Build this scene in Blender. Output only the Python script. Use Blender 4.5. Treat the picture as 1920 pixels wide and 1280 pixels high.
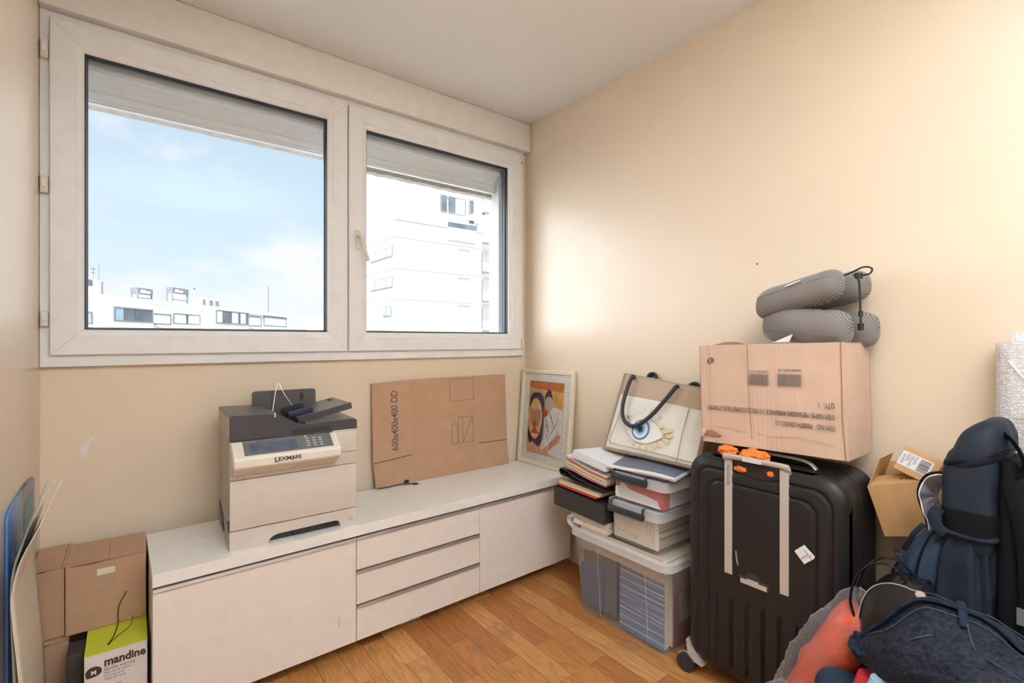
import bpy, bmesh, math, random
from mathutils import Vector, Matrix, noise
PI = math.pi
scn = bpy.context.scene
C = scn.collection
for o in list(bpy.data.objects): bpy.data.objects.remove(o)

# ------------------------------------------------------------ camera
cam_d = bpy.data.cameras.new('camera'); cam = bpy.data.objects.new('camera', cam_d); C.objects.link(cam)
YAW = 0.6612
cam.location = (0, 0, 1.203)
cam.rotation_euler = (PI/2, 0, -YAW)
cam_d.sensor_width = 36; cam_d.lens = 36*920.7/1920
cam_d.shift_y = -2.3/1920
cam_d.clip_start = 0.02; cam_d.clip_end = 1000
scn.camera = cam
vs = scn.view_settings
vs.view_transform = 'Standard'; vs.look = 'None'; vs.gamma = 1.0; vs.use_curve_mapping = False
vs.exposure = 0.88

# ------------------------------------------------------------ world
W = bpy.data.worlds.new('sky'); scn.world = W; W.use_nodes = True
def NN(nt, t, **kw):
    n = nt.nodes.new(t)
    for k, v in kw.items(): setattr(n, k, v)
    return n
def build_world():
    nt = W.node_tree; nt.nodes.clear(); L = nt.links.new
    out = NN(nt, 'ShaderNodeOutputWorld'); bg = NN(nt, 'ShaderNodeBackground'); L(bg.outputs[0], out.inputs[0])
    tc = NN(nt, 'ShaderNodeTexCoord'); sep = NN(nt, 'ShaderNodeSeparateXYZ'); L(tc.outputs['Generated'], sep.inputs[0])
    rp = NN(nt, 'ShaderNodeValToRGB'); L(sep.outputs[2], rp.inputs[0])
    e = rp.color_ramp.elements
    e[0].position = 0.0; e[0].color = (.90, .94, .98, 1)
    e[1].position = .36; e[1].color = (.58, .74, .90, 1)
    m = e.new(.14); m.color = (.70, .86, .97, 1)
    mp = NN(nt, 'ShaderNodeMapping'); mp.inputs['Scale'].default_value = (1.0, 1.0, 2.0)
    mp.inputs['Location'].default_value = (1.75, .45, .9)
    L(tc.outputs['Generated'], mp.inputs[0])
    nz = NN(nt, 'ShaderNodeTexNoise'); nz.inputs['Scale'].default_value = 3.1; nz.inputs['Detail'].default_value = 8; nz.inputs['Roughness'].default_value = .55
    L(mp.outputs[0], nz.inputs[0])
    # clouds gather low and thin out upwards
    ad = NN(nt, 'ShaderNodeMath', operation='MULTIPLY_ADD'); L(sep.outputs[2], ad.inputs[0]); ad.inputs[1].default_value = -.28; L(nz.outputs[0], ad.inputs[2])
    cr = NN(nt, 'ShaderNodeMapRange'); cr.inputs['From Min'].default_value = .44; cr.inputs['From Max'].default_value = .58
    L(ad.outputs[0], cr.inputs[0])
    mx = NN(nt, 'ShaderNodeMix', data_type='RGBA'); L(cr.outputs[0], mx.inputs[0]); L(rp.outputs[0], mx.inputs[6]); mx.inputs[7].default_value = (.95, .97, 1, 1)
    # the bright hazy side of the sky, left of the window's view
    vm = NN(nt, 'ShaderNodeVectorMath', operation='DOT_PRODUCT'); L(tc.outputs['Generated'], vm.inputs[0])
    vm.inputs[1].default_value = Vector((-.80, .56, .24)).normalized()
    gl = NN(nt, 'ShaderNodeMapRange', interpolation_type='SMOOTHSTEP'); L(vm.outputs['Value'], gl.inputs[0])
    gl.inputs['From Min'].default_value = .68; gl.inputs['From Max'].default_value = .93; gl.inputs['To Max'].default_value = 5.5
    ad2 = NN(nt, 'ShaderNodeMix', data_type='RGBA', blend_type='ADD'); ad2.inputs[0].default_value = 1
    L(mx.outputs[2], ad2.inputs[6])
    sc = NN(nt, 'ShaderNodeVectorMath', operation='SCALE'); sc.inputs[0].default_value = (.86, .93, 1); L(gl.outputs[0], sc.inputs['Scale'])
    L(sc.outputs[0], ad2.inputs[7])
    L(ad2.outputs[2], bg.inputs[0]); bg.inputs[1].default_value = 0.58
build_world()

def light(name, kind, loc, energy, color, size=.1, rot=None):
    d = bpy.data.lights.new(name, kind); d.energy = energy; d.color = color
    if kind == 'POINT': d.shadow_soft_size = size
    if kind == 'SUN': d.angle = size
    o = bpy.data.objects.new(name, d); C.objects.link(o); o.location = loc
    if rot is not None: o.rotation_euler = rot
    return o
# sun high behind the building: it only reaches the facades opposite
sd = Vector((-.25, -.72, .65)).normalized()
sun = light('sun', 'SUN', (0, 0, 30), 6.0, (1, .97, .92), .01)
sun.rotation_euler = sd.to_track_quat('Z', 'Y').to_euler()

# added fill: unseen upward spot behind the camera, bounced off the ceiling
fill_l = light('added_fill_light', 'SPOT', (.50, -.50, 1.5), 300, (.88, .94, 1.0), .1, rot=(PI, 0, 0))
fill_l.data.spot_size = 1.75; fill_l.data.spot_blend = .6; fill_l.data.shadow_soft_size = .12

# ------------------------------------------------------------ materials
MC = {}
def mat(name, col, rough=.6, metal=0, spec=.5, var=0.0, vscale=20, bump=0.0, bscale=200, coat=0, sheen=0, alpha=1, stretch=None):
    if name in MC: return MC[name]
    m = bpy.data.materials.new(name); m.use_nodes = True; MC[name] = m
    nt = m.node_tree; b = nt.nodes['Principled BSDF']; L = nt.links.new
    c = (*col, 1)
    b.inputs['Base Color'].default_value = c; b.inputs['Roughness'].default_value = rough
    b.inputs['Metallic'].default_value = metal; b.inputs['Specular IOR Level'].default_value = spec
    if coat: b.inputs['Coat Weight'].default_value = coat; b.inputs['Coat Roughness'].default_value = .08
    if sheen: b.inputs['Sheen Weight'].default_value = sheen
    tc = NN(nt, 'ShaderNodeTexCoord'); vec = tc.outputs['Object']
    if stretch:
        mp = NN(nt, 'ShaderNodeMapping'); mp.inputs['Scale'].default_value = stretch; L(vec, mp.inputs[0]); vec = mp.outputs[0]
    var = var or .03
    n = NN(nt, 'ShaderNodeTexNoise'); n.inputs['Scale'].default_value = vscale; n.inputs['Detail'].default_value = 5; L(vec, n.inputs[0])
    r = NN(nt, 'ShaderNodeMapRange'); L(n.outputs[0], r.inputs[0]); r.inputs['From Min'].default_value = .3; r.inputs['From Max'].default_value = .7
    r.inputs['To Min'].default_value = 1-var; r.inputs['To Max'].default_value = 1+var
    s = NN(nt, 'ShaderNodeVectorMath', operation='SCALE'); s.inputs[0].default_value = col; L(r.outputs[0], s.inputs['Scale']); L(s.outputs[0], b.inputs['Base Color'])
    if bump:
        n2 = NN(nt, 'ShaderNodeTexNoise'); n2.inputs['Scale'].default_value = bscale; n2.inputs['Detail'].default_value = 3; L(vec, n2.inputs[0])
        bp = NN(nt, 'ShaderNodeBump'); bp.inputs['Strength'].default_value = bump; bp.inputs['Distance'].default_value = .004
        L(n2.outputs[0], bp.inputs['Height']); L(bp.outputs[0], b.inputs['Normal'])
    return m
def clear(name, col, fac, rough=.15, ior=1.45, milky=True, bump=0, bscale=40):
    """thin see-through sheet: transparent mixed with a pale glossy skin"""
    if name in MC: return MC[name]
    m = bpy.data.materials.new(name); m.use_nodes = True; MC[name] = m
    nt = m.node_tree; nt.nodes.clear(); L = nt.links.new
    out = NN(nt, 'ShaderNodeOutputMaterial'); tr = NN(nt, 'ShaderNodeBsdfTransparent'); tr.inputs[0].default_value = (.985, .99, .99, 1)
    fr = NN(nt, 'ShaderNodeFresnel'); ge = NN(nt, 'ShaderNodeNewGeometry'); mi = NN(nt, 'ShaderNodeMapRange')   # same index from both sides of the thin sheet
    L(ge.outputs['Backfacing'], mi.inputs[0]); mi.inputs['To Min'].default_value = ior; mi.inputs['To Max'].default_value = 1/ior; L(mi.outputs[0], fr.inputs[0])
    if milky:
        p = NN(nt, 'ShaderNodeBsdfPrincipled'); p.inputs['Base Color'].default_value = (*col, 1); p.inputs['Roughness'].default_value = rough
        ad = NN(nt, 'ShaderNodeMath', operation='ADD', use_clamp=True); L(fr.outputs[0], ad.inputs[0]); ad.inputs[1].default_value = fac; f = ad.outputs[0]
    else:
        p = NN(nt, 'ShaderNodeBsdfGlossy'); p.inputs['Roughness'].default_value = rough; f = fr.outputs[0]
    if bump:
        tc = NN(nt, 'ShaderNodeTexCoord'); n2 = NN(nt, 'ShaderNodeTexNoise'); n2.inputs['Scale'].default_value = bscale; n2.inputs['Detail'].default_value = 4; n2.inputs['Distortion'].default_value = 1.5
        L(tc.outputs['Object'], n2.inputs[0]); bp = NN(nt, 'ShaderNodeBump'); bp.inputs['Strength'].default_value = bump; bp.inputs['Distance'].default_value = .02
        L(n2.outputs[0], bp.inputs['Height']); L(bp.outputs[0], p.inputs['Normal'])
    mx = NN(nt, 'ShaderNodeMixShader'); L(f, mx.inputs[0]); L(tr.outputs[0], mx.inputs[1]); L(p.outputs[0], mx.inputs[2]); L(mx.outputs[0], out.inputs[0])
    return m
def floor_mat():
    m = bpy.data.materials.new('oak_parquet'); m.use_nodes = True; nt = m.node_tree; b = nt.nodes['Principled BSDF']; L = nt.links.new
    tc = NN(nt, 'ShaderNodeTexCoord'); sep = NN(nt, 'ShaderNodeSeparateXYZ'); L(tc.outputs['Object'], sep.inputs[0])
    def M_(op, a, b_=None, c_=None):
        n = NN(nt, 'ShaderNodeMath', operation=op)
        for i, v in enumerate((a, b_, c_)):
            if v is None: continue
            if isinstance(v, (int, float)): n.inputs[i].default_value = v
            else: L(v, n.inputs[i])
        return n.outputs[0]
    u = M_('MULTIPLY_ADD', sep.outputs[0], 1/.09, -.9/.09+40)
    row = M_('FLOOR', u); fu = M_('FRACT', u)
    par = M_('MODULO', row, 2.0)
    v0 = M_('MULTIPLY_ADD', sep.outputs[1], 1/.42, -1.47/.42+20.0)
    v = M_('MULTIPLY_ADD', par, .5, v0)
    col = M_('FLOOR', v); fv = M_('FRACT', v)
    cb = NN(nt, 'ShaderNodeCombineXYZ'); L(row, cb.inputs[0]); L(col, cb.inputs[1])
    wn = NN(nt, 'ShaderNodeTexWhiteNoise', noise_dimensions='2D'); L(cb.outputs[0], wn.inputs['Vector'])
    # distance to the plank edge in metres
    eu = M_('MULTIPLY', M_('MINIMUM', fu, M_('SUBTRACT', 1.0, fu)), .09)
    ev = M_('MULTIPLY', M_('MINIMUM', fv, M_('SUBTRACT', 1.0, fv)), .42)
    ed = M_('MINIMUM', eu, ev)
    gap = NN(nt, 'ShaderNodeMapRange'); L(ed, gap.inputs[0]); gap.inputs['From Min'].default_value = .0004; gap.inputs['From Max'].default_value = .0016
    # grain
    off = NN(nt, 'ShaderNodeVectorMath', operation='SCALE'); L(wn.outputs['Color'], off.inputs[0]); off.inputs['Scale'].default_value = 7
    av = NN(nt, 'ShaderNodeVectorMath', operation='ADD'); L(tc.outputs['Object'], av.inputs[0]); L(off.outputs[0], av.inputs[1])
    mp = NN(nt, 'ShaderNodeMapping'); mp.inputs['Scale'].default_value = (14, 1.6, 1); L(av.outputs[0], mp.inputs[0])
    nz = NN(nt, 'ShaderNodeTexNoise'); nz.inputs['Scale'].default_value = 1.0; nz.inputs['Detail'].default_value = 3; nz.inputs['Distortion'].default_value = .6; L(mp.outputs[0], nz.inputs[0])
    rings = M_('FRACT', M_('MULTIPLY', nz.outputs[0], 9.0))
    rr = NN(nt, 'ShaderNodeMapRange'); L(rings, rr.inputs[0]); rr.inputs['From Min'].default_value = .0; rr.inputs['From Max'].default_value = .45
    mp2 = NN(nt, 'ShaderNodeMapping'); mp2.inputs['Scale'].default_value = (260, 14, 1); L(av.outputs[0], mp2.inputs[0])
    nz2 = NN(nt, 'ShaderNodeTexNoise'); nz2.inputs['Scale'].default_value = 1; nz2.inputs['Detail'].default_value = 4; L(mp2.outputs[0], nz2.inputs[0])
    ramp = NN(nt, 'ShaderNodeValToRGB'); L(wn.outputs['Value'], ramp.inputs[0]); e = ramp.color_ramp.elements
    e[0].color = (.46, .175, .05, 1); e[1].color = (.68, .34, .12, 1); k = e.new(.5); k.color = (.57, .25, .075, 1)
    g1 = NN(nt, 'ShaderNodeMapRange'); L(rr.outputs[0], g1.inputs[0]); g1.inputs['To Min'].default_value = .80; g1.inputs['To Max'].default_value = 1.04
    g2 = NN(nt, 'ShaderNodeMapRange'); L(nz2.outputs[0], g2.inputs[0]); g2.inputs['From Min'].default_value = .3; g2.inputs['From Max'].default_value = .7; g2.inputs['To Min'].default_value = .78; g2.inputs['To Max'].default_value = 1.15
    # worn greyish patches along the furniture's edge
    nz3 = NN(nt, 'ShaderNodeTexNoise'); nz3.inputs['Scale'].default_value = 6; nz3.inputs['Detail'].default_value = 6; L(tc.outputs['Object'], nz3.inputs[0])
    wr = NN(nt, 'ShaderNodeMapRange'); L(nz3.outputs[0], wr.inputs[0]); wr.inputs['From Min'].default_value = .56; wr.inputs['From Max'].default_value = .70; wr.inputs['To Max'].default_value = .5
    f = M_('MULTIPLY', M_('MULTIPLY', g1.outputs[0], g2.outputs[0]), M_('MULTIPLY_ADD', gap.outputs[0], .6, .4))
    s = NN(nt, 'ShaderNodeVectorMath', operation='SCALE'); L(ramp.outputs[0], s.inputs[0]); L(f, s.inputs['Scale'])
    mx = NN(nt, 'ShaderNodeMix', data_type='RGBA'); L(wr.outputs[0], mx.inputs[0]); L(s.outputs[0], mx.inputs[6]); mx.inputs[7].default_value = (.30, .17, .085, 1)
    L(mx.outputs[2], b.inputs['Base Color']); b.inputs['Roughness'].default_value = .42
    bp = NN(nt, 'ShaderNodeBump'); bp.inputs['Strength'].default_value = .4; bp.inputs['Distance'].default_value = .001; L(gap.outputs[0], bp.inputs['Height']); L(bp.outputs[0], b.inputs['Normal'])
    return m
def mesh_fabric():
    m = bpy.data.materials.new('grey_mesh_fabric'); m.use_nodes = True; nt = m.node_tree; b = nt.nodes['Principled BSDF']; L = nt.links.new
    tc = NN(nt, 'ShaderNodeTexCoord'); v = NN(nt, 'ShaderNodeTexVoronoi'); v.voronoi_dimensions = '2D'; v.inputs['Scale'].default_value = 185; v.inputs['Randomness'].default_value = .0
    sp = NN(nt, 'ShaderNodeSeparateXYZ'); cb_ = NN(nt, 'ShaderNodeCombineXYZ'); L(tc.outputs['Object'], sp.inputs[0]); L(sp.outputs[1], cb_.inputs[0]); L(sp.outputs[2], cb_.inputs[1])
    mp = NN(nt, 'ShaderNodeMapping'); mp.inputs['Rotation'].default_value = (0, 0, .6); L(cb_.outputs[0], mp.inputs[0]); L(mp.outputs[0], v.inputs[0])
    r = NN(nt, 'ShaderNodeValToRGB'); L(v.outputs[0], r.inputs[0]); e = r.color_ramp.elements
    e[0].position = .30; e[0].color = (.31, .285, .265, 1); e[1].position = .55; e[1].color = (.075, .073, .075, 1)
    L(r.outputs[0], b.inputs['Base Color']); b.inputs['Roughness'].default_value = .75
    return m
def jute_mat(name, c1, c2, sc):
    m = bpy.data.materials.new(name); m.use_nodes = True; nt = m.node_tree; b = nt.nodes['Principled BSDF']; L = nt.links.new
    tc = NN(nt, 'ShaderNodeTexCoord'); w1 = NN(nt, 'ShaderNodeTexWave', bands_direction='X'); w2 = NN(nt, 'ShaderNodeTexWave', bands_direction='Z')
    for w in (w1, w2): w.inputs['Scale'].default_value = sc; w.inputs['Distortion'].default_value = 1.2; w.inputs['Detail'].default_value = 2; L(tc.outputs['Object'], w.inputs[0])
    mu = NN(nt, 'ShaderNodeMath', operation='MULTIPLY'); L(w1.outputs['Fac'], mu.inputs[0]); L(w2.outputs['Fac'], mu.inputs[1])
    mx = NN(nt, 'ShaderNodeMix', data_type='RGBA'); L(mu.outputs[0], mx.inputs[0]); mx.inputs[6].default_value = (*c1, 1); mx.inputs[7].default_value = (*c2, 1)
    L(mx.outputs[2], b.inputs['Base Color']); b.inputs['Roughness'].default_value = .85
    return m
def blue_print_mat():
    m = bpy.data.materials.new('blue_streaked_print'); m.use_nodes = True; nt = m.node_tree; b = nt.nodes['Principled BSDF']; L = nt.links.new
    tc = NN(nt, 'ShaderNodeTexCoord'); mp = NN(nt, 'ShaderNodeMapping'); mp.inputs['Scale'].default_value = (12, 1, 150); L(tc.outputs['Object'], mp.inputs[0])
    n = NN(nt, 'ShaderNodeTexNoise'); n.inputs['Scale'].default_value = 1; n.inputs['Detail'].default_value = 4; L(mp.outputs[0], n.inputs[0])
    r = NN(nt, 'ShaderNodeValToRGB'); L(n.outputs[0], r.inputs[0]); e = r.color_ramp.elements
    e[0].position = .38; e[0].color = (.07, .12, .26, 1); e[1].position = .62; e[1].color = (.70, .80, .90, 1)
    k = e.new(.48); k.color = (.12, .26, .50, 1); k = e.new(.54); k.color = (.24, .30, .50, 1)
    L(r.outputs[0], b.inputs['Base Color']); b.inputs['Roughness'].default_value = .35
    return m

WALL = (.81, .68, .53)
m_wall = mat('cream_gloss_wall_paint', WALL, .32, spec=.6, var=.02, vscale=3, bump=.05, bscale=25)
m_wallb = mat('cream_matt_wall_paint', (.83, .69, .535), .6, var=.03, vscale=3, bump=.08, bscale=25)
m_ceil = mat('white_ceiling_paint', (.86, .85, .835), .7, var=.01, vscale=2)
m_trimw = mat('white_painted_box', (.86, .84, .80), .5, bump=.1, bscale=12)
m_pvc = mat('white_pvc', (.87, .87, .87), .35)
m_pvc_ext = mat('grey_white_pvc', (.74, .77, .79), .4)
m_rub = mat('black_rubber', (.03, .035, .04), .5)
m_white = mat('white_lacquer', (.84, .79, .745), .22)
m_white_top = mat('white_lacquer_top', (.88, .87, .84), .28)
m_alu = mat('brushed_aluminium', (.62, .61, .59), .35, metal=.8)
m_dark = mat('dark_gap', (.02, .02, .02), .8)
m_card = mat('brown_cardboard', (.54, .335, .21), .75, var=.05, vscale=14, bump=.05, bscale=120)
m_card2 = mat('light_cardboard', (.64, .46, .345), .75, var=.05, vscale=10, bump=.12, bscale=20)
m_card3 = mat('orange_cardboard', (.60, .36, .16), .6, var=.04, vscale=12)
m_cardin = mat('cardboard_inside', (.50, .30, .16), .8, var=.05)
m_ink = mat('grey_ink', (.12, .10, .10), .7)
m_ink2 = mat('faded_grey_ink', (.20, .17, .16), .7)
m_paper = mat('white_paper', (.80, .80, .83), .7)
m_cream = mat('cream_paper', (.78, .70, .58), .7)
m_black = mat('black_plastic', (.025, .026, .03), .4)
m_blackm = mat('matt_black_card', (.035, .033, .035), .6)

# ------------------------------------------------------------ geometry helpers
def bx(bm, x0, x1, y0, y1, z0, z1, M=None):
    P = [Vector((x, y, z)) for x in (x0, x1) for y in (y0, y1) for z in (z0, z1)]
    if M is not None: P = [M @ p for p in P]
    v = [bm.verts.new(p) for p in P]
    for f in ((0, 1, 3, 2), (4, 6, 7, 5), (0, 4, 5, 1), (2, 3, 7, 6), (0, 2, 6, 4), (1, 5, 7, 3)): bm.faces.new([v[i] for i in f])
    return v
def nb(): return bmesh.new()
def B(*a, bev=0, seg=2):
    bm = nb(); bx(bm, *a)
    if bev: bmesh.ops.recalc_face_normals(bm, faces=bm.faces); bmesh.ops.bevel(bm, geom=bm.edges[:], offset=bev, segments=seg, profile=.5, affect='EDGES')
    return bm
def obj(name, bm, m, parent=None, smooth=False, loc=None, rot=None, world=False, angle=.7):
    bmesh.ops.recalc_face_normals(bm, faces=bm.faces)
    me = bpy.data.meshes.new(name); bm.to_mesh(me); bm.free()
    if smooth:
        for p in me.polygons: p.use_smooth = True
        try: me.set_sharp_from_angle(angle=angle)
        except Exception: pass
    me.materials.append(m)
    o = bpy.data.objects.new(name, me); C.objects.link(o)
    if parent is not None:
        o.parent = parent
        if world: me.transform(wm(parent).inverted())
    if loc: o.location = loc
    if rot: o.rotation_euler = rot
    return o
def wm(o):
    m = o.matrix_basis.copy()
    return wm(o.parent) @ m if o.parent else m
def thing(name, label, cat, loc=(0, 0, 0), rot=(0, 0, 0), group=None):
    o = bpy.data.objects.new(name, None); C.objects.link(o); o.empty_display_size = .05
    o.location = loc; o.rotation_euler = rot; o['label'] = label; o['category'] = cat
    if group: o['group'] = group
    return o
def tag(o, label, cat, group=None):
    o['label'] = label; o['category'] = cat
    if group: o['group'] = group
    return o
def struct(name, bm, m, **k):
    o = obj(name, bm, m, **k); o['kind'] = 'structure'; return o
def prism(pts, y0, y1, bm=None, axis='y'):
    """outline pts (a,b) extruded; axis y: (a,y,b); axis x: (x,a,b); axis z: (a,b,z)"""
    bm = bm or nb()
    mk = {'y': lambda p, t: (p[0], t, p[1]), 'x': lambda p, t: (t, p[0], p[1]), 'z': lambda p, t: (p[0], p[1], t)}[axis]
    a = [bm.verts.new(mk(p, y0)) for p in pts]; b = [bm.verts.new(mk(p, y1)) for p in pts]; n = len(pts)
    for i in range(n): bm.faces.new((a[i], a[(i+1) % n], b[(i+1) % n], b[i]))
    bm.faces.new(a); bm.faces.new(b[::-1])
    return bm
def rrect(x0, x1, z0, z1, r, n=5):
    P = []
    for cx, cz, a0 in ((x1-r, z1-r, 0), (x0+r, z1-r, PI/2), (x0+r, z0+r, PI), (x1-r, z0+r, 1.5*PI)):
        for i in range(n+1):
            a = a0+PI/2*i/n; P.append((cx+r*math.cos(a), cz+r*math.sin(a)))
    return P
def ell(cx, cz, rx, rz, n=24, rot=0, a0=0, a1=2*PI):
    P = []
    for i in range(n):
        a = a0+(a1-a0)*i/n; x, z = rx*math.cos(a), rz*math.sin(a)
        P.append((cx+x*math.cos(rot)-z*math.sin(rot), cz+x*math.sin(rot)+z*math.cos(rot)))
    return P
def smoothpath(pts, n=6):
    P = [Vector(p) for p in pts]; out = []
    for i in range(len(P)-1):
        p0 = P[max(i-1, 0)]; p1 = P[i]; p2 = P[i+1]; p3 = P[min(i+2, len(P)-1)]
        for k in range(n):
            t = k/n
            out.append(.5*((2*p1)+(-p0+p2)*t+(2*p0-5*p1+4*p2-p3)*t*t+(-p0+3*p1-3*p2+p3)*t**3))
    out.append(P[-1]); return out
def tube(pts, r, bm=None, seg=8, flat=1.0, smoothn=6, up=(0, 0, 1), rf=None):
    """tube along a smoothed path; flat<1 squashes it into a strap along 'up'"""
    bm = bm or nb(); P = smoothpath(pts, smoothn) if smoothn else [Vector(p) for p in pts]
    rings = []; n = len(P); prev = Vector(up)
    for i, p in enumerate(P):
        t = (P[min(i+1, n-1)]-P[max(i-1, 0)]).normalized()
        a = (prev-t*prev.dot(t))
        if a.length < 1e-4: a = t.orthogonal()
        a.normalize(); b = t.cross(a); prev = a
        rr = r*(rf(i/(n-1)) if rf else 1)
        rings.append([bm.verts.new(p+(a*math.cos(2*PI*k/seg)*flat+b*math.sin(2*PI*k/seg))*rr) for k in range(seg)])
    for i in range(n-1):
        for k in range(seg): bm.faces.new((rings[i][k], rings[i][(k+1) % seg], rings[i+1][(k+1) % seg], rings[i+1][k]))
    bm.faces.new(rings[0][::-1]); bm.faces.new(rings[-1]); return bm
def loft(secs, seg=40, bm=None, fn=None, cap=True):
    """secs: (cx,cy,cz,rx,ry,exponent) stacked upwards; fn(point,angle,t) -> point"""
    bm = bm or nb(); rings = []; ns = len(secs)
    for j, (cx, cy, cz, rx, ry, ex) in enumerate(secs):
        ring = []
        for k in range(seg):
            a = 2*PI*k/seg; c, s = math.cos(a), math.sin(a)
            x = rx*math.copysign(abs(c)**(2/ex), c); y = ry*math.copysign(abs(s)**(2/ex), s)
            p = Vector((cx+x, cy+y, cz))
            if fn: p = fn(p, a, j/(ns-1))
            ring.append(bm.verts.new(p))
        rings.append(ring)
    for i in range(ns-1):
        for k in range(seg): bm.faces.new((rings[i][k], rings[i][(k+1) % seg], rings[i+1][(k+1) % seg], rings[i+1][k]))
    if cap: bm.faces.new(rings[0][::-1]); bm.faces.new(rings[-1])
    return bm
def interp_secs(keys, n):
    """keys: list of section tuples; smooth interpolation into n sections"""
    out = []; K = len(keys)-1
    for i in range(n):
        t = i/(n-1)*K; k = min(int(t), K-1); f = t-k
        def g(j):
            p0 = keys[max(k-1, 0)][j]; p1 = keys[k][j]; p2 = keys[k+1][j]; p3 = keys[min(k+2, K)][j]
            return .5*((2*p1)+(-p0+p2)*f+(2*p0-5*p1+4*p2-p3)*f*f+(-p0+3*p1-3*p2+p3)*f**3)
        out.append(tuple(g(j) for j in range(6)))
    return out
def grid(fn, nu, nv, bm=None, closed=False):
    bm = bm or nb(); V = [[bm.verts.new(fn(i/nu, j/nv)) for j in range(nv+1)] for i in range(nu+1)]
    for i in range(nu):
        for j in range(nv): bm.faces.new((V[i][j], V[i+1][j], V[i+1][j+1], V[i][j+1]))
    return bm
def solid(o, t, off=0):
    md = o.modifiers.new('thickness', 'SOLIDIFY'); md.thickness = t; md.offset = off; return o
def sub(o, l=1):
    md = o.modifiers.new('smooth', 'SUBSURF'); md.levels = l; md.render_levels = l; return o
def fbm(p, f, seed=0):
    p = Vector(p)*f+Vector((seed*3.1, seed*7.7, seed*1.3)); return noise.fractal(p, 1.0, 2.0, 4)
def frame(x0, x1, z0, z1, prof, gap=.0004, bm=None):
    """four mitred members; prof = (inset, y)"""
    bm = bm or nb()
    for s in range(4):
        A, Bv = [], []
        for d, y in prof:
            c = [(x0+d, z0+d), (x1-d, z0+d), (x1-d, z1-d), (x0+d, z1-d)]
            p, q = Vector((c[s][0], y, c[s][1])), Vector((c[(s+1) % 4][0], y, c[(s+1) % 4][1]))
            t = (q-p).normalized()*gap; A.append(bm.verts.new(p+t)); Bv.append(bm.verts.new(q-t))
        n = len(prof)
        for i in range(n): bm.faces.new((A[i], A[(i+1) % n], Bv[(i+1) % n], Bv[i]))
        bm.faces.new(A); bm.faces.new(Bv[::-1])
    return bm
def text(name, body, size, m, parent, loc, rot, sx=1.0, bold=0.0, align='LEFT', sp=1.0):
    cu = bpy.data.curves.new(name, 'FONT'); cu.body = body; cu.size = size; cu.extrude = .0003; cu.offset = bold; cu.align_x = align; cu.space_character = sp; cu.resolution_u = 3
    t = bpy.data.objects.new(name, cu); C.objects.link(t)
    dg = bpy.context.evaluated_depsgraph_get(); me = bpy.data.meshes.new_from_object(t.evaluated_get(dg)); bpy.data.objects.remove(t); bpy.data.curves.remove(cu)
    me.transform(Matrix.Diagonal((sx, 1, 1, 1))); me.materials.clear(); me.materials.append(m)
    o = bpy.data.objects.new(name, me); C.objects.link(o); o.parent = parent; o.location = loc; o.rotation_euler = rot; return o
def fit(o, w):
    xs = [v.co.x for v in o.data.vertices]; s = w/(max(xs)-min(xs))
    o.data.transform(Matrix.Diagonal((s, 1, 1, 1))); return o
def lines(segs, w, y, bm=None, t=.0006):
    """flat drawn lines in the xz plane at depth y: segs ((x,z),(x,z))"""
    bm = bm or nb()
    for (a, b) in segs:
        a = Vector((a[0], 0, a[1])); b = Vector((b[0], 0, b[1])); d = (b-a).normalized(); n = Vector((-d.z, 0, d.x))*w/2; d = d*w/2
        P = [a-d-n, b+d-n, b+d+n, a-d+n]
        f = [bm.verts.new((p.x, y-t, p.z)) for p in P]; g = [bm.verts.new((p.x, y, p.z)) for p in P]
        bm.faces.new(f); bm.faces.new(g[::-1])
        for i in range(4): bm.faces.new((f[i], f[(i+1) % 4], g[(i+1) % 4], g[i]))
    return bm
def rect_lines(x0, x1, z0, z1): return [((x0, z0), (x1, z0)), ((x1, z0), (x1, z1)), ((x1, z1), (x0, z1)), ((x0, z1), (x0, z0))]

# ------------------------------------------------------------ room shell
XL, XR, YW, YR, ZC = -.242, 1.897, 2.31, -1.5, 2.492
struct('floor', B(XL-.2, XR+.2, YR-.2, YW+.2, -.1, 0), floor_mat())
struct('ceiling', B(XL-.2, XR+.2, YR-.2, YW+.3, ZC, ZC+.15), m_ceil)
struct('wall_left', B(XL-.2, XL, YR-.2, YW, 0, ZC), m_wall)
struct('wall_right', B(XR, XR+.2, YR-.2, YW, 0, ZC), m_wall)
struct('wall_rear', B(XL, XR, YR-.2, YR, 0, ZC), mat('white_wall_paint', (.85, .84, .82), .7))
bm = nb()
HX0, HX1, HZ0, HZ1 = -.235, 1.80, 1.15, 2.32
bx(bm, XL-.2, XR+.2, YW, YW+.24, -.1, HZ0); bx(bm, XL-.2, HX0, YW, YW+.24, HZ0, HZ1)
bx(bm, HX1, XR+.2, YW, YW+.24, HZ0, HZ1); bx(bm, XL-.2, XR+.2, YW, YW+.24, HZ1, ZC+.15)
wb = struct('wall_back', bm, m_wallb)
# boxed-in shutter housing under the ceiling
bm = B(XL+.001, XR-.004, 2.25, YW-.001, 2.327, ZC-.001, bev=.004)
struct('trim_1', bm, m_trimw, smooth=True)
# peeled plaster patch and nail hole
pp = obj('peeled_plaster', prism([(-.139, .79), (-.128, .785), (-.116, .80), (-.114, .828), (-.101, .848), (-.098, .876), (-.104, .858), (-.125, .838), (-.139, .82)], YW-.0008, YW-.0002), mat('bare_plaster', (.84, .80, .74), .9), wb, world=True)
wr_ = bpy.data.objects['wall_right']
obj('nail_hole', prism(ell(.908, 1.495, .004, .004, 10), XR-.002, XR-.0002, axis='x'), mat('nail_grey', (.2, .18, .16), .6), wr_, world=True)

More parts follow.
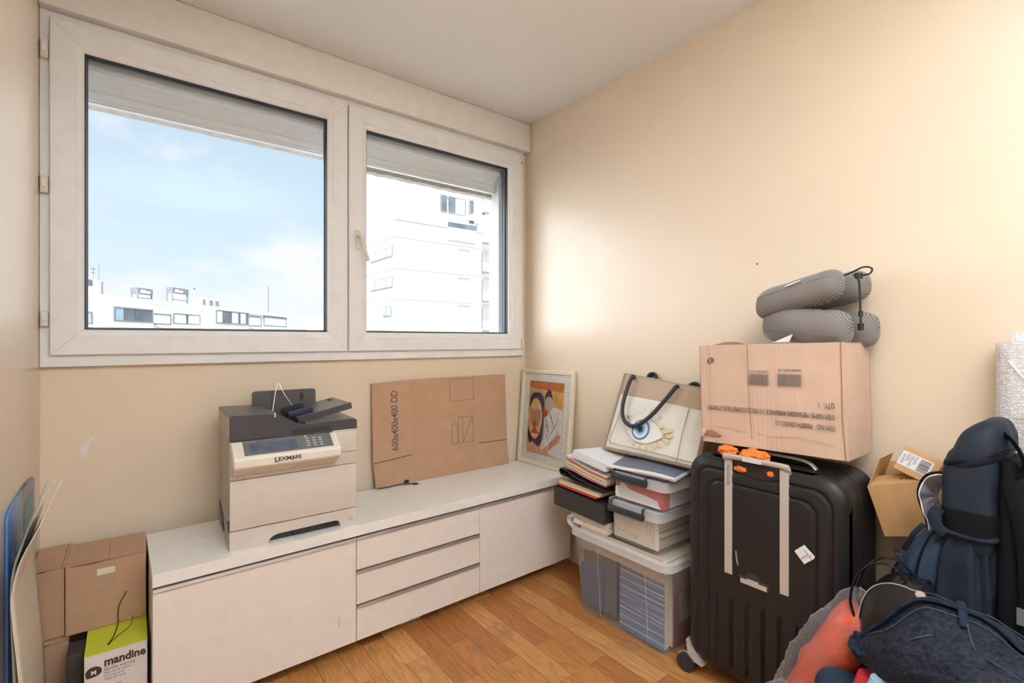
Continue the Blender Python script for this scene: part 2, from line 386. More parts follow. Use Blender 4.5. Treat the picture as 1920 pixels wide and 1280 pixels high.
# ------------------------------------------------------------ window
win = bpy.data.objects.new('window_1', None); C.objects.link(win); win['kind'] = 'structure'; win.location = (.8, 2.3, 1.15)
wp = dict(parent=win, world=True)
obj('window_frame', frame(-.2405, 1.862, 1.112, 2.326, [(0, 2.345), (0, 2.288), (.045, 2.288), (.05, 2.292), (.05, 2.345)], gap=.0), m_pvc, **wp)
SASH = [(0, 2.325), (0, 2.276), (.003, 2.271), (.066, 2.271), (.069, 2.275), (.084, 2.281), (.0895, 2.286), (.0895, 2.325)]
glass = clear('window_glass', (1, 1, 1), 0, rough=0.0, ior=1.15, milky=False)
for (x0, x1) in ((-.216, .8005), (.805, 1.838)):
    s = obj('sash', frame(x0, x1, 1.151, 2.301, SASH), m_pvc, **wp)
    obj('gasket', frame(x0+.088, x1-.088, 1.239, 2.213, [(0, 2.29), (.0045, 2.29), (.0045, 2.318), (0, 2.318)], gap=0), m_rub, parent=s, world=True)
    obj('glass_pane', B(x0+.09, x1-.09, 2.303, 2.307, 1.241, 2.211), glass, parent=s, world=True)
    obj('pane_spacer', frame(x0+.0925, x1-.0925, 1.2435, 2.2085, [(0, 2.309), (.006, 2.309), (.006, 2.318), (0, 2.318)], gap=0), mat('dark_spacer', (.13, .15, .18), .4), parent=s, world=True)
for z0, z1 in ((2.155, 2.218), (1.70, 1.76), (1.25, 1.30)):
    bm = nb(); bx(bm, -.2385, -.2185, 2.268, 2.288, z0, z1); h = obj('hinge', bm, mat('ivory_plastic', (.78, .74, .64), .4), **wp)
    md = h.modifiers.new('b', 'BEVEL'); md.width = .003; md.segments = 2
    obj('hinge_pin', B(-.232, -.224, 2.262, 2.268, z0+.02, z0+.045), m_pvc, parent=h, world=True)
for z0, z1 in ((2.26, 2.30), (1.155, 1.215)):
    obj('hinge', B(1.839, 1.855, 2.268, 2.288, z0, z1, bev=.002), MC['ivory_plastic'], **wp)
hd = obj('window_handle', B(.834, .858, 2.262, 2.271, 1.63, 1.72, bev=.003), MC['ivory_plastic'], **wp)
obj('lever', tube([(.846, 2.262, 1.69), (.846, 2.235, 1.69), (.852, 2.228, 1.67), (.872, 2.222, 1.60), (.878, 2.220, 1.572)], .008, seg=10), MC['ivory_plastic'], parent=hd, world=True, smooth=True)
# roller shutter wound up outside, its guides and the outer lintel
SP = [(2.352, 2.31), (2.352, 2.185), (2.36, 2.178), (2.372, 2.176), (2.386, 2.160), (2.396, 2.140), (2.400, 2.132), (2.396, 2.128), (2.400, 2.124), (2.404, 2.104), (2.401, 2.101), (2.406, 2.092), (2.404, 2.087), (2.43, 2.087), (2.43, 2.31)]
obj('roller_shutter', prism(SP, HX0+.03, HX1-.06, axis='x'), m_pvc_ext, **wp)
obj('shutter_guide', prism([(1.735, 2.36), (1.735, 2.43), (1.80, 2.43), (1.80, 2.36), (1.775, 2.36), (1.775, 2.372), (1.76, 2.372), (1.76, 2.36)], HZ0, 2.31, axis='z'), mat('grey_guide', (.55, .58, .61), .4), **wp)
obj('shutter_guide', B(HX0, HX0+.03, 2.36, 2.43, HZ0, 2.31), m_pvc_ext, **wp)
random.seed(3)
pts = [(HX0, 2.32)]+[(HX0+(HX1-HX0)*i/70, (2.112 if i < 36 else 2.090+random.uniform(-.003, .003))) for i in range(71)]+[(HX1, 2.32)]
obj('outer_lintel', prism(pts, 2.50, 2.549), mat('rough_render', (.62, .58, .54), .9, var=.15, vscale=30, bump=.5, bscale=60), **wp)
obj('outer_sill', B(HX0, HX1, 2.346, 2.58, 1.12, 1.151), mat('concrete_sill', (.55, .54, .52), .9), **wp)

# ------------------------------------------------------------ sideboard
sb = thing('sideboard', 'long low white lacquered sideboard under the window, with two doors and three drawers', 'sideboard', (.053, 1.84, 0), (0, 0, .0175))
LW, DP = 1.80, .41; S1, S2 = .632, 1.208
obj('top_panel', B(0, LW, 0, DP, .452, .49, bev=.0015), m_white_top, sb)
bm = nb(); bx(bm, .0, .018, .02, DP, .055, .451); bx(bm, LW-.018, LW, .02, DP, .055, .451); bx(bm, .018, LW-.018, .02, DP, .055, .073)
bx(bm, .018, LW-.018, DP-.01, DP, .073, .451); bx(bm, S1-.01, S1+.01, .03, DP-.01, .073, .451); bx(bm, S2-.01, S2+.01, .03, DP-.01, .073, .451)
obj('carcass', bm, m_white, sb)
def front(name, x0, x1, z0, z1):
    d = obj(name, B(x0+.0012, x1-.0012, 0, .018, z0, z1-.006, bev=.001), m_white, sb)
    obj('handle', prism([(-.004, z1-.006), (.018, z1-.006), (.018, z1-.003), (.004, z1-.001), (-.006, z1-.0005), (-.008, z1-.010), (-.004, z1-.012)], x0+.002, x1-.002, axis='x'), m_alu, sb if False else d)
    return d
front('door', 0, S1, .05, .4485)
d = front('door', S2, LW, .05, .4485)
for z0, z1 in ((.05, .186), (.189, .319), (.322, .4485)): front('drawer', S1, S2, z0, z1)
for x0 in (.06, .85, 1.70):
    for y0 in (.075, .33): obj('foot', B(x0, x0+.10, y0, y0+.06, 0, .055), m_white, sb)
obj('scratch', lines([((.565, .13), (.567, .165))], .0012, -.0002), m_ink, sb)

# ------------------------------------------------------------ printer
pr = thing('printer', 'bulky grey and white multifunction laser printer on the sideboard', 'printer', (.265, 1.888, .4905), (0, 0, -.022))
m_pg = mat('warm_grey_plastic', (.68, .62, .565), .45, bump=.03, bscale=600)
m_pw = mat('off_white_plastic', (.80, .76, .68), .4)
m_pd = mat('charcoal_plastic', (.060, .061, .072), .32, bump=.03, bscale=600)
m_pl = mat('side_grey_plastic', (.50, .46, .41), .5)
PW, PD = .43, .315
out = [(.004, .0), (PW-.004, 0), (PW, .004), (PW, .066), (0, .066), (0, .004)]
bm = nb()
# lower tray front with arched recess
arch = [(.0, 0), (.118, 0), (.122, .012), (.132, .022), (.15, .027), (.345, .030), (.36, .027), (.368, .014), (.370, 0), (PW, 0), (PW, .0635), (0, .0635)]
obj('paper_tray', prism(arch, 0, .03), m_pg, pr)
obj('tray_base', B(.003, PW-.003, .0302, PD, .0, .0635), m_pl, pr)
obj('tray_recess', B(.1, .39, .022, .0295, .001, .032), m_black, pr)
obj('tray_catch', B(.205, .245, .012, .022, .008, .024, bev=.002), m_black, pr); obj('tray_catch', B(.265, .30, .012, .022, .011, .026, bev=.002), m_black, pr)
obj('main_body', B(.003, PW-.003, .012, PD, .066, .368, bev=.006), m_pl, pr, smooth=True)
obj('front_door', B(0, PW, 0, .0115, .066, .235, bev=.004), m_pg, pr, smooth=True)
obj('front_cover', B(0, PW, .001, .0115, .2365, .366, bev=.004), m_pg, pr, smooth=True)
obj('cover_seam', B(.345, PW+.0005, .0002, .003, .284, .2855), m_dark, pr)
obj('side_vent', prism([(.16, .02), (.2, .06), (.29, .10), (.29, .04), (.27, .04), (.26, .02)], -.0005, .004, axis='x'), m_pd, pr)
obj('side_catch', B(-.001, .004, .02, .05, .05, .09), m_black, pr)
obj('rim', B(.34, PW+.001, -.001, PD, .3665, .3705), m_pw, pr)
# scanner and feeder housing
hp = [(0, .371), (PW+.002, .366), (PW+.002, .404), (PW-.01, .408), (.245, .4045), (.225, .4065), (.205, .414), (.165, .440), (.148, .449), (.13, .4525), (.004, .4560), (0, .451)]
sc_ = obj('scanner_lid', prism(hp, .0, PD), m_pd, pr)
bm = nb(); bx(bm, .195, .33, -.001, .004, .372, .392); obj('lid_grip', bm, m_black, sc_)
obj('lid_mark', B(.138, .142, -.0015, .003, .440, .456), m_paper, sc_)
# a lower panel closes the lid to the left side
obj('side_panel', B(-.001, .002, .01, PD-.01, .375, .448), m_pl, sc_)
# raised feed tray
T = Matrix.Translation((.232, .055, .4125)) @ Matrix.Rotation(-.21, 4, 'Y')
bm = nb(); bx(bm, 0, .20, 0, .235, 0, .011, T); ft = obj('feed_tray', bm, mat('slate_plastic', (.12, .127, .15), .28), pr)
bm = nb(); bx(bm, -.002, .202, -.002, 0, -.012, .012, T); obj('tray_edge', bm, m_pd, ft)
for y0, h in ((.035, .018), (.175, .022)):
    T2 = T @ Matrix.Translation((-.02, y0, .011)); bm = nb()
    bx(bm, 0, .085, 0, .03, 0, h*.35, T2); bx(bm, 0, .085, 0, .006, 0, h, T2); obj('paper_guide', bm, mat('navy_black_plastic', (.02, .024, .05), .35), ft)
bm = nb(); bx(bm, .165, .18, .17, .2, .0112, .013, T); obj('tray_icon', bm, m_black, ft)
obj('output_surface', B(.245, PW-.004, .006, PD-.006, .404, .4095), MC['slate_plastic'], sc_)
tube_pts = [(.175, .235, .425), (.19, .255, .50), (.20, .262, .535), (.207, .262, .535), (.22, .25, .50), (.26, .235, .43)]
obj('paper_stop_wire', tube(tube_pts, .0012, seg=6), m_alu, ft, smooth=True)
rt = obj('rear_tray', prism(rrect(.115, .36, .36, .506, .014), PD-.004, PD+.006), mat('dark_grey_plastic', (.10, .095, .09), .45), pr)
for gx in (.188, .296): obj('tray_groove', lines([((gx, .37), (gx, .505))], .0015, PD-.0035, t=.001), m_dark, rt)
obj('tray_latch', B(.298, .31, PD-.006, PD-.002, .46, .49), m_black, rt)
# control panel: wedge standing out of the front
x0, x1 = .003, .352
cpp = [(-.062, .285), (-.066, .292), (-.066, .318), (-.062, .322), (.0, .3665), (.0, .250)]
cp = obj('control_panel', prism(cpp, x0, x1, axis='x'), m_pw, pr, smooth=False)
md = cp.modifiers.new('b', 'BEVEL'); md.width = .006; md.segments = 3; md.limit_method = 'ANGLE'
# tilted face frame: v runs up the slope
sl = Vector((0, .062, .0445)); sln = sl.length; ang = math.atan2(.0445, .062)
fc = Matrix.Translation((0, -.062, .3222)) @ Matrix.Rotation(ang, 4, 'X')
def panel_quad(a, b, c, d_, z0, z1, sk=.0):
    bm = nb(); P = [(a, c), (b, c), (b-sk, d_), (a+sk, d_)]
    lo = [bm.verts.new(fc @ Vector((p[0], p[1], z0))) for p in P]; hi = [bm.verts.new(fc @ Vector((p[0], p[1], z1))) for p in P]
    bm.faces.new(lo[::-1]); bm.faces.new(hi)
    for i in range(4): bm.faces.new((lo[i], lo[(i+1) % 4], hi[(i+1) % 4], hi[i]))
    return bm
obj('panel_face', panel_quad(.037, .327, .008, .074, 0, .0012), mat('panel_grey', (.16, .17, .18), .3), cp)
obj('screen', panel_quad(.055, .205, .016, .060, .0012, .0020), mat('blue_grey_screen', (.10, .13, .19), .08, var=.35, vscale=25, coat=.6), cp)
bm = nb()
for i in range(3):
    for j in range(4):
        u, v = .238+i*.022, .020+j*.0115; M_ = fc
        bx(bm, u, u+.011, v, v+.003, .0012, .0018, fc)
bx(bm, .236, .243, .066, .071, .0012, .0018, fc); obj('keypad', bm, m_paper, cp)
bm = nb(); bx(bm, .285, .302, .011, .0145, .0012, .0019, fc); obj('start_key', bm, mat('teal_key', (.05, .35, .33), .4), cp)
text('lettering', 'XM3250i', .009, m_alu, cp, tuple(fc @ Vector((.047, .064, .0012))), (ang, 0, 0))
text('logo', 'L', .024, m_black, cp, (.126, -.0663, .2965), (PI/2, 0, 0), bold=.0006)
fit(text('logo', 'EXM', .019, m_black, cp, (.1375, -.0663, .2990), (PI/2, 0, 0), bold=.0005), .041)
fit(text('logo', 'ARK', .019, m_black, cp, (.1805, -.0663, .2990), (PI/2, 0, 0), bold=.0005), .036)
obj('logo', prism([(.183, .302), (.187, .302), (.185, .292)], -.0666, -.066), m_black, cp)
text('tray_number', '2', .010, m_ink, pr, (.405, -.0003, .020), (PI/2, 0, 0)); obj('tray_mark', lines(rect_lines(.401, .415, .017, .029)[1:], .0009, -.0001), m_ink, pr)

# ------------------------------------------------------------ flattened cardboard, cable
fl = thing('flattened_cardboard_box', 'flattened brown cardboard box printed 600x400x400 DD, leaning on the wall behind the sideboard top', 'cardboard', (.933, 2.262, .4915), (-.05, 0, -.012))
# local: x along wall, z up; front at y=0
Wc, Hc = .80, .515
pn = [(0, 0), (Wc, .0), (Wc-.012, .14), (Wc-.012, Hc), (.22, Hc-.002), (.0-.012, Hc-.012), (-.012, .13)]
obj('cardboard_sheet', prism(pn, 0, .008), m_card, fl)
obj('flap_crease', lines([((.205, .003), (.2, Hc-.004)), ((.205, .125), (.60, .135))], .0015, 0), mat('crease_brown', (.44, .26, .15), .8), fl)
for sg in (((-.008, .118), (.19, .135)), ((.598, .142), (Wc-.014, .139))): obj('flap_slot', lines([sg], .004, 0), mat('slot_shadow_brown', (.10, .06, .04), .9), fl)
for sg in (rect_lines(.418, .568, .385, .502), rect_lines(.424, .459, .158, .262), rect_lines(.467, .558, .158, .295)+[((.492, .158), (.492, .295)), ((.492, .160), (.556, .293))]): obj('printed_diagram', lines(sg, .0022, 0), m_ink, fl)
text('printed_lettering', '600x400x400 DD', .050, m_ink, fl, (.118, -.0002, .165), (PI/2, -PI/2, 0), bold=.0006, sx=.82)
cb = thing('usb_cable', 'short black USB cable lying on the sideboard before the flattened cardboard', 'cable', (1.03, 2.25, .4905))
obj('cord', tube([(.93-1.03, -.005, .003), (.98-1.03, -.018, .006), (.0, -.022, .009), (.05, -.030, .008), (.075, -.042, .006)], .003, seg=8), m_black, cb, smooth=True)
bm = nb(); T = Matrix.Translation((.072, -.040, .0025)) @ Matrix.Rotation(-.5, 4, 'Z'); bx(bm, 0, .022, -.006, .006, 0, .007, T); pl = obj('plug', bm, m_black, cb)
bm = nb(); bx(bm, .022, .033, -.0045, .0045, .001, .006, T); obj('plug_tip', bm, m_alu, pl)
obj('plug', B(.04, .062, -.018, -.006, .001, .022, bev=.004), m_black, cb, smooth=True)

# ------------------------------------------------------------ leaning framed picture
RB = lambda v: v
fx = thing('framed_picture', 'cream framed picture of a robed person beside a tall dark case, leaning in the corner', 'picture', (1.815, 2.285, .4905), (0, 0, -PI/2+.05))
fx.rotation_euler = Matrix((Matrix.Rotation(-PI/2+.045, 3, 'Z') @ Matrix.Rotation(-.085, 3, 'X')).to_4x4().to_3x3()).to_euler()
FW, FH = .415, .545
m_fr = mat('cream_wood_frame', (.78, .70, .52), .4)
fr_ = obj('picture_frame', frame(0, FW, 0, FH, [(0, .018), (0, 0), (.004, -.004), (.02, -.003), (.024, .004), (.024, .018)]), m_fr, fx)
obj('mat_board', B(.022, FW-.022, .006, .012, .022, FH-.022), mat('speckled_mount', (.74, .72, .68), .8, var=.14, vscale=90), fx)
p0x, p1x, p0z, p1z = .070, FW-.070, .066, FH-.066
pw, ph = p1x-p0x, p1z-p0z
pic = obj('picture', B(p0x, p1x, .0045, .006, p0z, p1z), mat('amber_background', (.72, .42, .10), .5, var=.3, vscale=12), fx)
def pp_(name, pts, m, lev):
    obj(name, prism([(p0x+a*pw, p0z+b*ph) for a, b in pts], .0045-.0003*lev, .0045), m, pic)
m_navy = mat('navy_print', (.02, .02, .06), .5, var=.3, vscale=40); m_rust = mat('rust_print', (.55, .16, .05), .5, var=.2, vscale=20); m_pale = mat('white_robe_print', (.72, .72, .72), .5, var=.12, vscale=50)
m_tan = mat('tan_print', (.78, .45, .24), .5); m_skin = mat('skin_print', (.62, .33, .22), .5); m_red = mat('red_print', (.55, .05, .02), .5)
m_bl = mat('grey_print', (.50, .40, .36), .5)
pp_('painted_beam', [(0, .9), (1, .87), (1, 1), (0, 1)], m_rust, 1)
pp_('painted_robe', [(.44, .05), (1, .0), (1, .62), (.85, .66), (.62, .66), (.5, .6), (.42, .4)], m_pale, 1)
pp_('painted_case', rrect(.02, .47, .10, .84, .16, 6), m_navy, 2)
pp_('painted_case_top', ell(.25, .82, .2, .07), m_bl, 1)
pp_('painted_medallion', ell(.22, .48, .195, .275), m_tan, 3)
pp_('painted_medallion_rim', ell(.22, .48, .21, .29), m_pale, 2)
pp_('painted_hat', [(.46, .68), (.48, .82), (.56, .9), (.64, .88), (.70, .78), (.70, .68)], m_navy, 2)
pp_('painted_head', ell(.60, .70, .13, .10), m_bl, 3)
pp_('painted_beard', ell(.52, .60, .08, .08), m_red, 2)
pp_('painted_hands', [(.05, .08), (.15, .16), (.35, .10), (.45, .06), (.6, .14), (.68, .1), (.6, 0), (.3, 0), (.1, .02)], m_skin, 3)
pp_('painted_sleeve', [(.66, .08), (.95, .22), (.97, .32), (.9, .3), (.64, .16)], m_skin, 3)
bm = nb()
mk = lambda a, b: (p0x+a*pw, p0z+b*ph)
sg = [(mk(.22, .33), mk(.22, .58))]
for k in (1, 2, 3):
    w = .045*k
    arc = [mk(.22+w*math.cos(a), .52-.02*0+(-.10-.02*k)*math.sin(a)*1.0) for a in [PI*i/10 for i in range(11)]]
    sg += [(arc[i], arc[i+1]) for i in range(10)]
    sg += [(mk(.22+w, .52), mk(.22+w, .60)), (mk(.22-w, .52), mk(.22-w, .60))]
lines(sg, .0046, .0045-.0010, bm=bm, t=.0004); obj('painted_candelabrum', bm, mat('brown_print', (.12, .03, .02), .5), pic)
pp_('painted_base', [(.09, .27), (.16, .33), (.22, .36), (.28, .33), (.35, .27)], m_red, 4)
sg = [(mk(a, b), mk(a+.12, b-.14)) for a, b in ((.5, .54), (.52, .48), (.54, .42), (.52, .34), (.62, .60), (.66, .54))]+[(mk(.7+.045*i, .10+.035*i), mk(.685+.045*i, .19+.035*i)) for i in range(6)]+[(mk(.5, .2), mk(.48, .58)), (mk(.7, .3), mk(.9, .52))]
obj('painted_stripes', lines(sg, .003, .0045-.0009, t=.0003), m_navy, pic)
obj('picture_glass', B(.022, FW-.022, .0015, .0028, .022, FH-.022), clear('picture_glass', (1, 1, 1), 0, rough=0, milky=False), fx)

RZ = (0, 0, -PI/2)
def rotm(*ms):
    m = Matrix.Identity(3)
    for ax, a in ms: m = m @ Matrix.Rotation(a, 3, ax)
    return m.to_euler()
def shade(o, ang=.7):
    for p in o.data.polygons: p.use_smooth = True
    try: o.data.set_sharp_from_angle(angle=ang)
    except Exception: pass
    return o
def rbox(x0, x1, y0, y1, z0, z1, r, dx=0, n=5, cap=True, bm=None, taper=0):
    """box with rounded vertical edges; taper narrows the foot"""
    bm = bm or nb(); t = taper
    lo = rrect(x0+t, x1-t, y0+t, y1-t, r, n); hi = rrect(x0, x1, y0, y1, r, n)
    a = [bm.verts.new((p[0], p[1], z0)) for p in lo]; b = [bm.verts.new((p[0], p[1], z1)) for p in hi]; k = len(a)
    for i in range(k): bm.faces.new((a[i], a[(i+1) % k], b[(i+1) % k], b[i]))
    bm.faces.new(a[::-1])
    if cap: bm.faces.new(b)
    return bm
def ring(x0, x1, y0, y1, r, w, z0, z1, lip=0, n=5):
    bm = nb(); o = rrect(x0, x1, y0, y1, r, n); i_ = rrect(x0+w, x1-w, y0+w, y1-w, max(r-w, .004), n); k = len(o)
    R = [[bm.verts.new((p[0], p[1], z)) for p in P] for P, z in ((o, z0), (o, z1), (i_, z1+lip), (i_, z0+lip))]
    for q in range(4):
        for j in range(k): bm.faces.new((R[q][j], R[q][(j+1) % k], R[(q+1) % 4][(j+1) % k], R[(q+1) % 4][j]))
    return bm

# ------------------------------------------------------------ storage boxes between sideboard and suitcase
m_bin = clear('clear_polypropylene', (.80, .85, .90), .045, rough=.18, ior=1.22)
m_rim = clear('milky_polypropylene', (.90, .93, .97), .36, rough=.25, ior=1.3)
m_clip = mat('blue_black_clip', (.035, .045, .06), .3)
big = thing('storage_bin', 'large clear plastic storage bin on the floor, holding folders and a blue streaked book', 'storage box', (1.72, 1.33, 0))
bp_ = dict(parent=big, world=True)
o = obj('bin_body', rbox(1.575, 1.885, 1.085, 1.585, .002, .345, .035, cap=False, taper=.028), m_bin, smooth=True, **bp_); solid(o, .002)
obj('bin_rim', ring(1.562, 1.893, 1.07, 1.60, .045, .022, .335, .362, lip=.004), m_rim, smooth=True, **bp_)
obj('bin_lug', tube([(1.60, 1.60, .355), (1.60, 1.622, .372), (1.60, 1.622, .392), (1.60, 1.604, .402)], .016, flat=.5, seg=10), m_rim, smooth=True, **bp_)
for P in ([(1.573, 1.36, .31), (1.573, 1.43, .31), (1.594, 1.43, .02)], [(1.573, 1.185, .31), (1.594, 1.185, .02)]): obj('moulded_rib', tube(P, .0012, seg=6, smoothn=0), m_rim, **bp_)
def sheet(name, label, cat, pts, x0, x1, m, group=None):
    o = obj(name, prism(pts, x0, x1, axis='x'), m); tag(o, label, cat, group); return o
sheet('folder', 'dark grey folder filling the left half of the large clear bin', 'folder', [(1.548, .035), (1.548, .30), (1.39, .315), (1.36, .29), (1.36, .03)], 1.615, 1.65, mat('slate_card', (.12, .125, .14), .6, var=.15))
sheet('folder', 'dull blue folder standing at the left end of the large clear bin', 'folder', [(1.556, .035), (1.556, .21), (1.43, .21), (1.43, .035)], 1.607, 1.613, mat('dull_blue_card', (.10, .13, .24), .6))
bk = thing('book', 'tall book with blue streaked cover, pressed to the front of the large clear bin', 'book', (1.612, 1.23, .012))
obj('cover', B(1.609, 1.612, 1.122, 1.338, .012, .275), blue_print_mat(), bk, world=True)
obj('pages', B(1.612, 1.645, 1.126, 1.334, .014, .272), m_cream, bk, world=True)
sheet('board', 'cream board standing behind the blue streaked book in the large clear bin', 'board', [(1.33, .02), (1.33, .297), (1.114, .292), (1.114, .02)], 1.648, 1.654, m_cream)
sheet('folder', 'dark red folder at the right end of the large clear bin', 'folder', [(1.132, .015), (1.132, .24), (1.117, .24), (1.117, .015)], 1.66, 1.84, mat('dark_red_card', (.30, .06, .06), .6))
sheet('cloth_bag', 'crumpled beige paper hanging inside the right end of the large clear bin', 'paper', [(1.112, .10), (1.105, .31), (1.11, .325), (1.125, .325), (1.13, .11)], 1.70, 1.80, mat('khaki_paper', (.42, .38, .30), .8, var=.2, vscale=30))
bpydat = bpy.data.objects
o = obj('paper_pile', B(1.60, 1.86, 1.12, 1.55, .30, .352, bev=.002), m_cream); tag(o, 'thick layer of cream papers at the top of the large clear bin', 'paper pile')
o = obj('file_divider', B(1.592, 1.598, 1.12, 1.545, .285, .372), mat('kraft_divider', (.62, .52, .40), .7)); tag(o, 'kraft card divider upright along the front of the large clear bin', 'divider')

def lidbox(label, x0, x1, y0, y1, z0, zb, zl, latch):
    t = thing('storage_box', label, 'storage box', ((x0+x1)/2, (y0+y1)/2, z0)); k = dict(parent=t, world=True)
    o = obj('box_body', rbox(x0, x1, y0, y1, z0, zb, .03, cap=False, taper=.006), m_bin, smooth=True, **k); solid(o, .002)
    l = obj('lid', ring(x0-.012, x1+.008, y0-.012, y1+.012, .035, .02, zb-.008, zl, lip=.001), m_rim, smooth=True, **k)
    obj('lid_top', rbox(x0+.008, x1-.01, y0+.008, y1-.008, zl-.006, zl-.003, .02), m_bin, parent=l, world=True)
    bm = B(x0-.022, x0-.012, latch[0], latch[1], latch[2], latch[3], bev=.004); obj('latch', bm, m_clip, smooth=True, **k)
    bm = nb(); bx(bm, x0-.026, x0-.018, latch[0]+.004, latch[1]-.004, latch[2]-.003, latch[2]+.004)
    bx(bm, x0-.014, x0+.004, latch[0]+.006, latch[0]+.016, latch[3]-.004, zl+.002); bx(bm, x0-.014, x0+.004, latch[1]-.016, latch[1]-.006, latch[3]-.004, zl+.002); obj('latch_lip', bm, m_clip, **k)
    return t
mid = lidbox('medium clear box with black clip and handwritten cream file inside, on the large bin', 1.608, 1.868, 1.145, 1.392, .376, .505, .534, (1.20, 1.385, .495, .517))
sm = lidbox('small clear box with black clip and red paper inside, topmost of the clear boxes', 1.612, 1.868, 1.118, 1.378, .536, .628, .658, (1.19, 1.372, .628, .652))
fz = thing('file', 'cream file with handwriting at the front of the medium clear box', 'file', (1.62, 1.27, .38))
obj('file_cover', B(1.618, 1.630, 1.158, 1.376, .382, .498, bev=.001), m_cream, fz, world=True)
bm = nb(); bz = 1.6178
def yz(segs, w, x, bm, t=.0004):
    for (a, b) in segs:
        a = Vector((0, *a)); b = Vector((0, *b)); d_ = (b-a).normalized(); n = Vector((0, -d_.z, d_.y))*w/2
        P = [a-n, b-n, b+n, a+n]; f = [bm.verts.new((x-t, p.y, p.z)) for p in P]; g = [bm.verts.new((x, p.y, p.z)) for p in P]
        bm.faces.new(f); bm.faces.new(g[::-1])
        for i in range(4): bm.faces.new((f[i], f[(i+1) % 4], g[(i+1) % 4], g[i]))
random.seed(5); sg = []
for c, w in ((1.178, .004), (1.194, .003), (1.208, .003)):
    y = c; z = .49
    while z > .405+(.03 if c > 1.19 else 0): ny = c+random.uniform(-w, w); nz = z-random.uniform(.002, .006); sg.append(((y, z), (ny, nz))); y, z = ny, nz
sg += [((1.35, .415), (1.262, .408)), ((1.357, .424), (1.35, .404)), ((1.262, .416), (1.255, .398)), ((1.348, .418), (1.356, .410)), ((1.27, .402), (1.256, .405))]
yz(sg, .0009, bz, bm); obj('handwriting', bm, mat('blue_black_ink', (.08, .08, .14), .6), fz, world=True)
random.seed(8)
z = .384; cs = [(.66, .50, .36), (.50, .36, .24), (.72, .66, .56), (.35, .28, .22), (.62, .45, .32), (.70, .62, .5)]
wl = ['pale brown', 'mid brown', 'pale cream', 'dark brown', 'tan', 'off-white']
for i, h in enumerate((.030, .012, .016, .010, .014, .012)):
    j = random.uniform(0, .012)
    o = obj('book', B(1.634, 1.85, 1.156+j, 1.37, z, z+h-.001, bev=.001), mat('book_cover_%s' % wl[i].replace(' ', '_').replace('-', '_'), cs[i], .7)); z += h
    tag(o, wl[i]+' book lying flat inside the medium clear box, '+('lowest of its pile' if i == 0 else 'topmost of its pile' if i == 5 else 'seen through the box end'), 'book', 'books lying in the medium clear box')
o = obj('paper', prism([(1.368, .548), (1.368, .59), (1.345, .597), (1.34, .61), (1.325, .612), (1.295, .592), (1.215, .585), (1.16, .576), (1.155, .563), (1.145, .548)], 1.6175, 1.620, axis='x'), m_paper); tag(o, 'torn white sheet before the red folder inside the small clear box', 'paper')
o = obj('folder', B(1.6205, 1.66, 1.132, 1.366, .545, .632), mat('coral_red_card', (.58, .10, .09), .5)); tag(o, 'coral red folder inside the small clear box', 'folder')
o = obj('paper_pile', B(1.664, 1.84, 1.134, 1.366, .545, .615, bev=.003), m_paper); tag(o, 'white paper pile at the back of the small clear box', 'paper pile')

# black document tray and the papers leaning on the clear boxes
bt = thing('document_tray', 'flat black box file jutting out over the left end of the large bin', 'box file', (1.70, 1.55, .43))
TB = Matrix.Translation((1.585, 1.715, .430)) @ Matrix.Rotation(.035, 4, 'X')
bm = nb(); bx(bm, 0, .27, -.312, 0, 0, .003, TB); bx(bm, 0, .003, -.312, 0, .003, .084, TB); bx(bm, .267, .27, -.312, 0, .003, .084, TB); bx(bm, .003, .267, -.003, 0, .003, .084, TB); bx(bm, .003, .267, -.312, -.309, .003, .084, TB)
obj('tray_shell', bm, m_blackm, bt, world=True)
bm = nb(); bx(bm, .0032, .2668, -.3088, -.0032, .0765, .0795, TB); obj('tray_lid', bm, m_black, bt, world=True)
o = obj('booklet', B(1.60, 1.85, 1.40, 1.60, .372, .392), m_cream); tag(o, 'flat cream booklet under the black box file', 'booklet')
o = obj('booklet', B(1.605, 1.85, 1.405, 1.62, .393, .429), mat('grey_edge_paper', (.66, .62, .56), .7)); tag(o, 'thick grey-edged booklet directly under the black box file', 'booklet')
def slab(name, label, cat, yl, yr, zl, zr, th, x0, x1, m, bend=0, group=None, skew=0, edge=None, sag=0):
    """sheaf: left end yl, right end yr; curved between zl and zr"""
    n = 14; bm = nb(); R = []
    for i in range(n+1):
        t = i/n; s = t*t*(3-2*t) if bend else t
        z = zl+(zr-zl)*(s*bend+t*(1-bend))-sag*math.sin(PI*t); y = yl+(yr-yl)*t
        R.append([bm.verts.new(p) for p in ((x0, y, z), (x1, y-skew, z+.0), (x1, y-skew, z+th), (x0, y, z+th))])
    for i in range(n):
        for k in range(4): bm.faces.new((R[i][k], R[i][(k+1) % 4], R[i+1][(k+1) % 4], R[i+1][k]))
    bm.faces.new(R[0]); bm.faces.new(R[-1][::-1])
    return tag(obj(name, bm, m), label, cat, group)
g_ = 'papers heaped on the black box file'
slab('magazine', 'white magazine with red edge, lowest of the papers on the black box file', 'magazine', 1.705, 1.46, .519, .511, .008, 1.60, 1.84, mat('bright_red_paper', (.62, .05, .04), .45), group=g_)
slab('magazine', 'cream magazine lying over the red one on the black box file', 'magazine', 1.70, 1.45, .5275, .520, .010, 1.605, 1.84, m_cream, group=g_)
slab('magazine', 'tan envelope above the cream magazine on the black box file', 'envelope', 1.71, 1.44, .538, .531, .006, 1.615, 1.83, mat('tan_paper', (.66, .50, .30), .7), group=g_)
fo = thing('elastic_folder', 'black edged folder with looping black spine, curling out left of the paper heap', 'folder', (1.70, 1.55, .56))
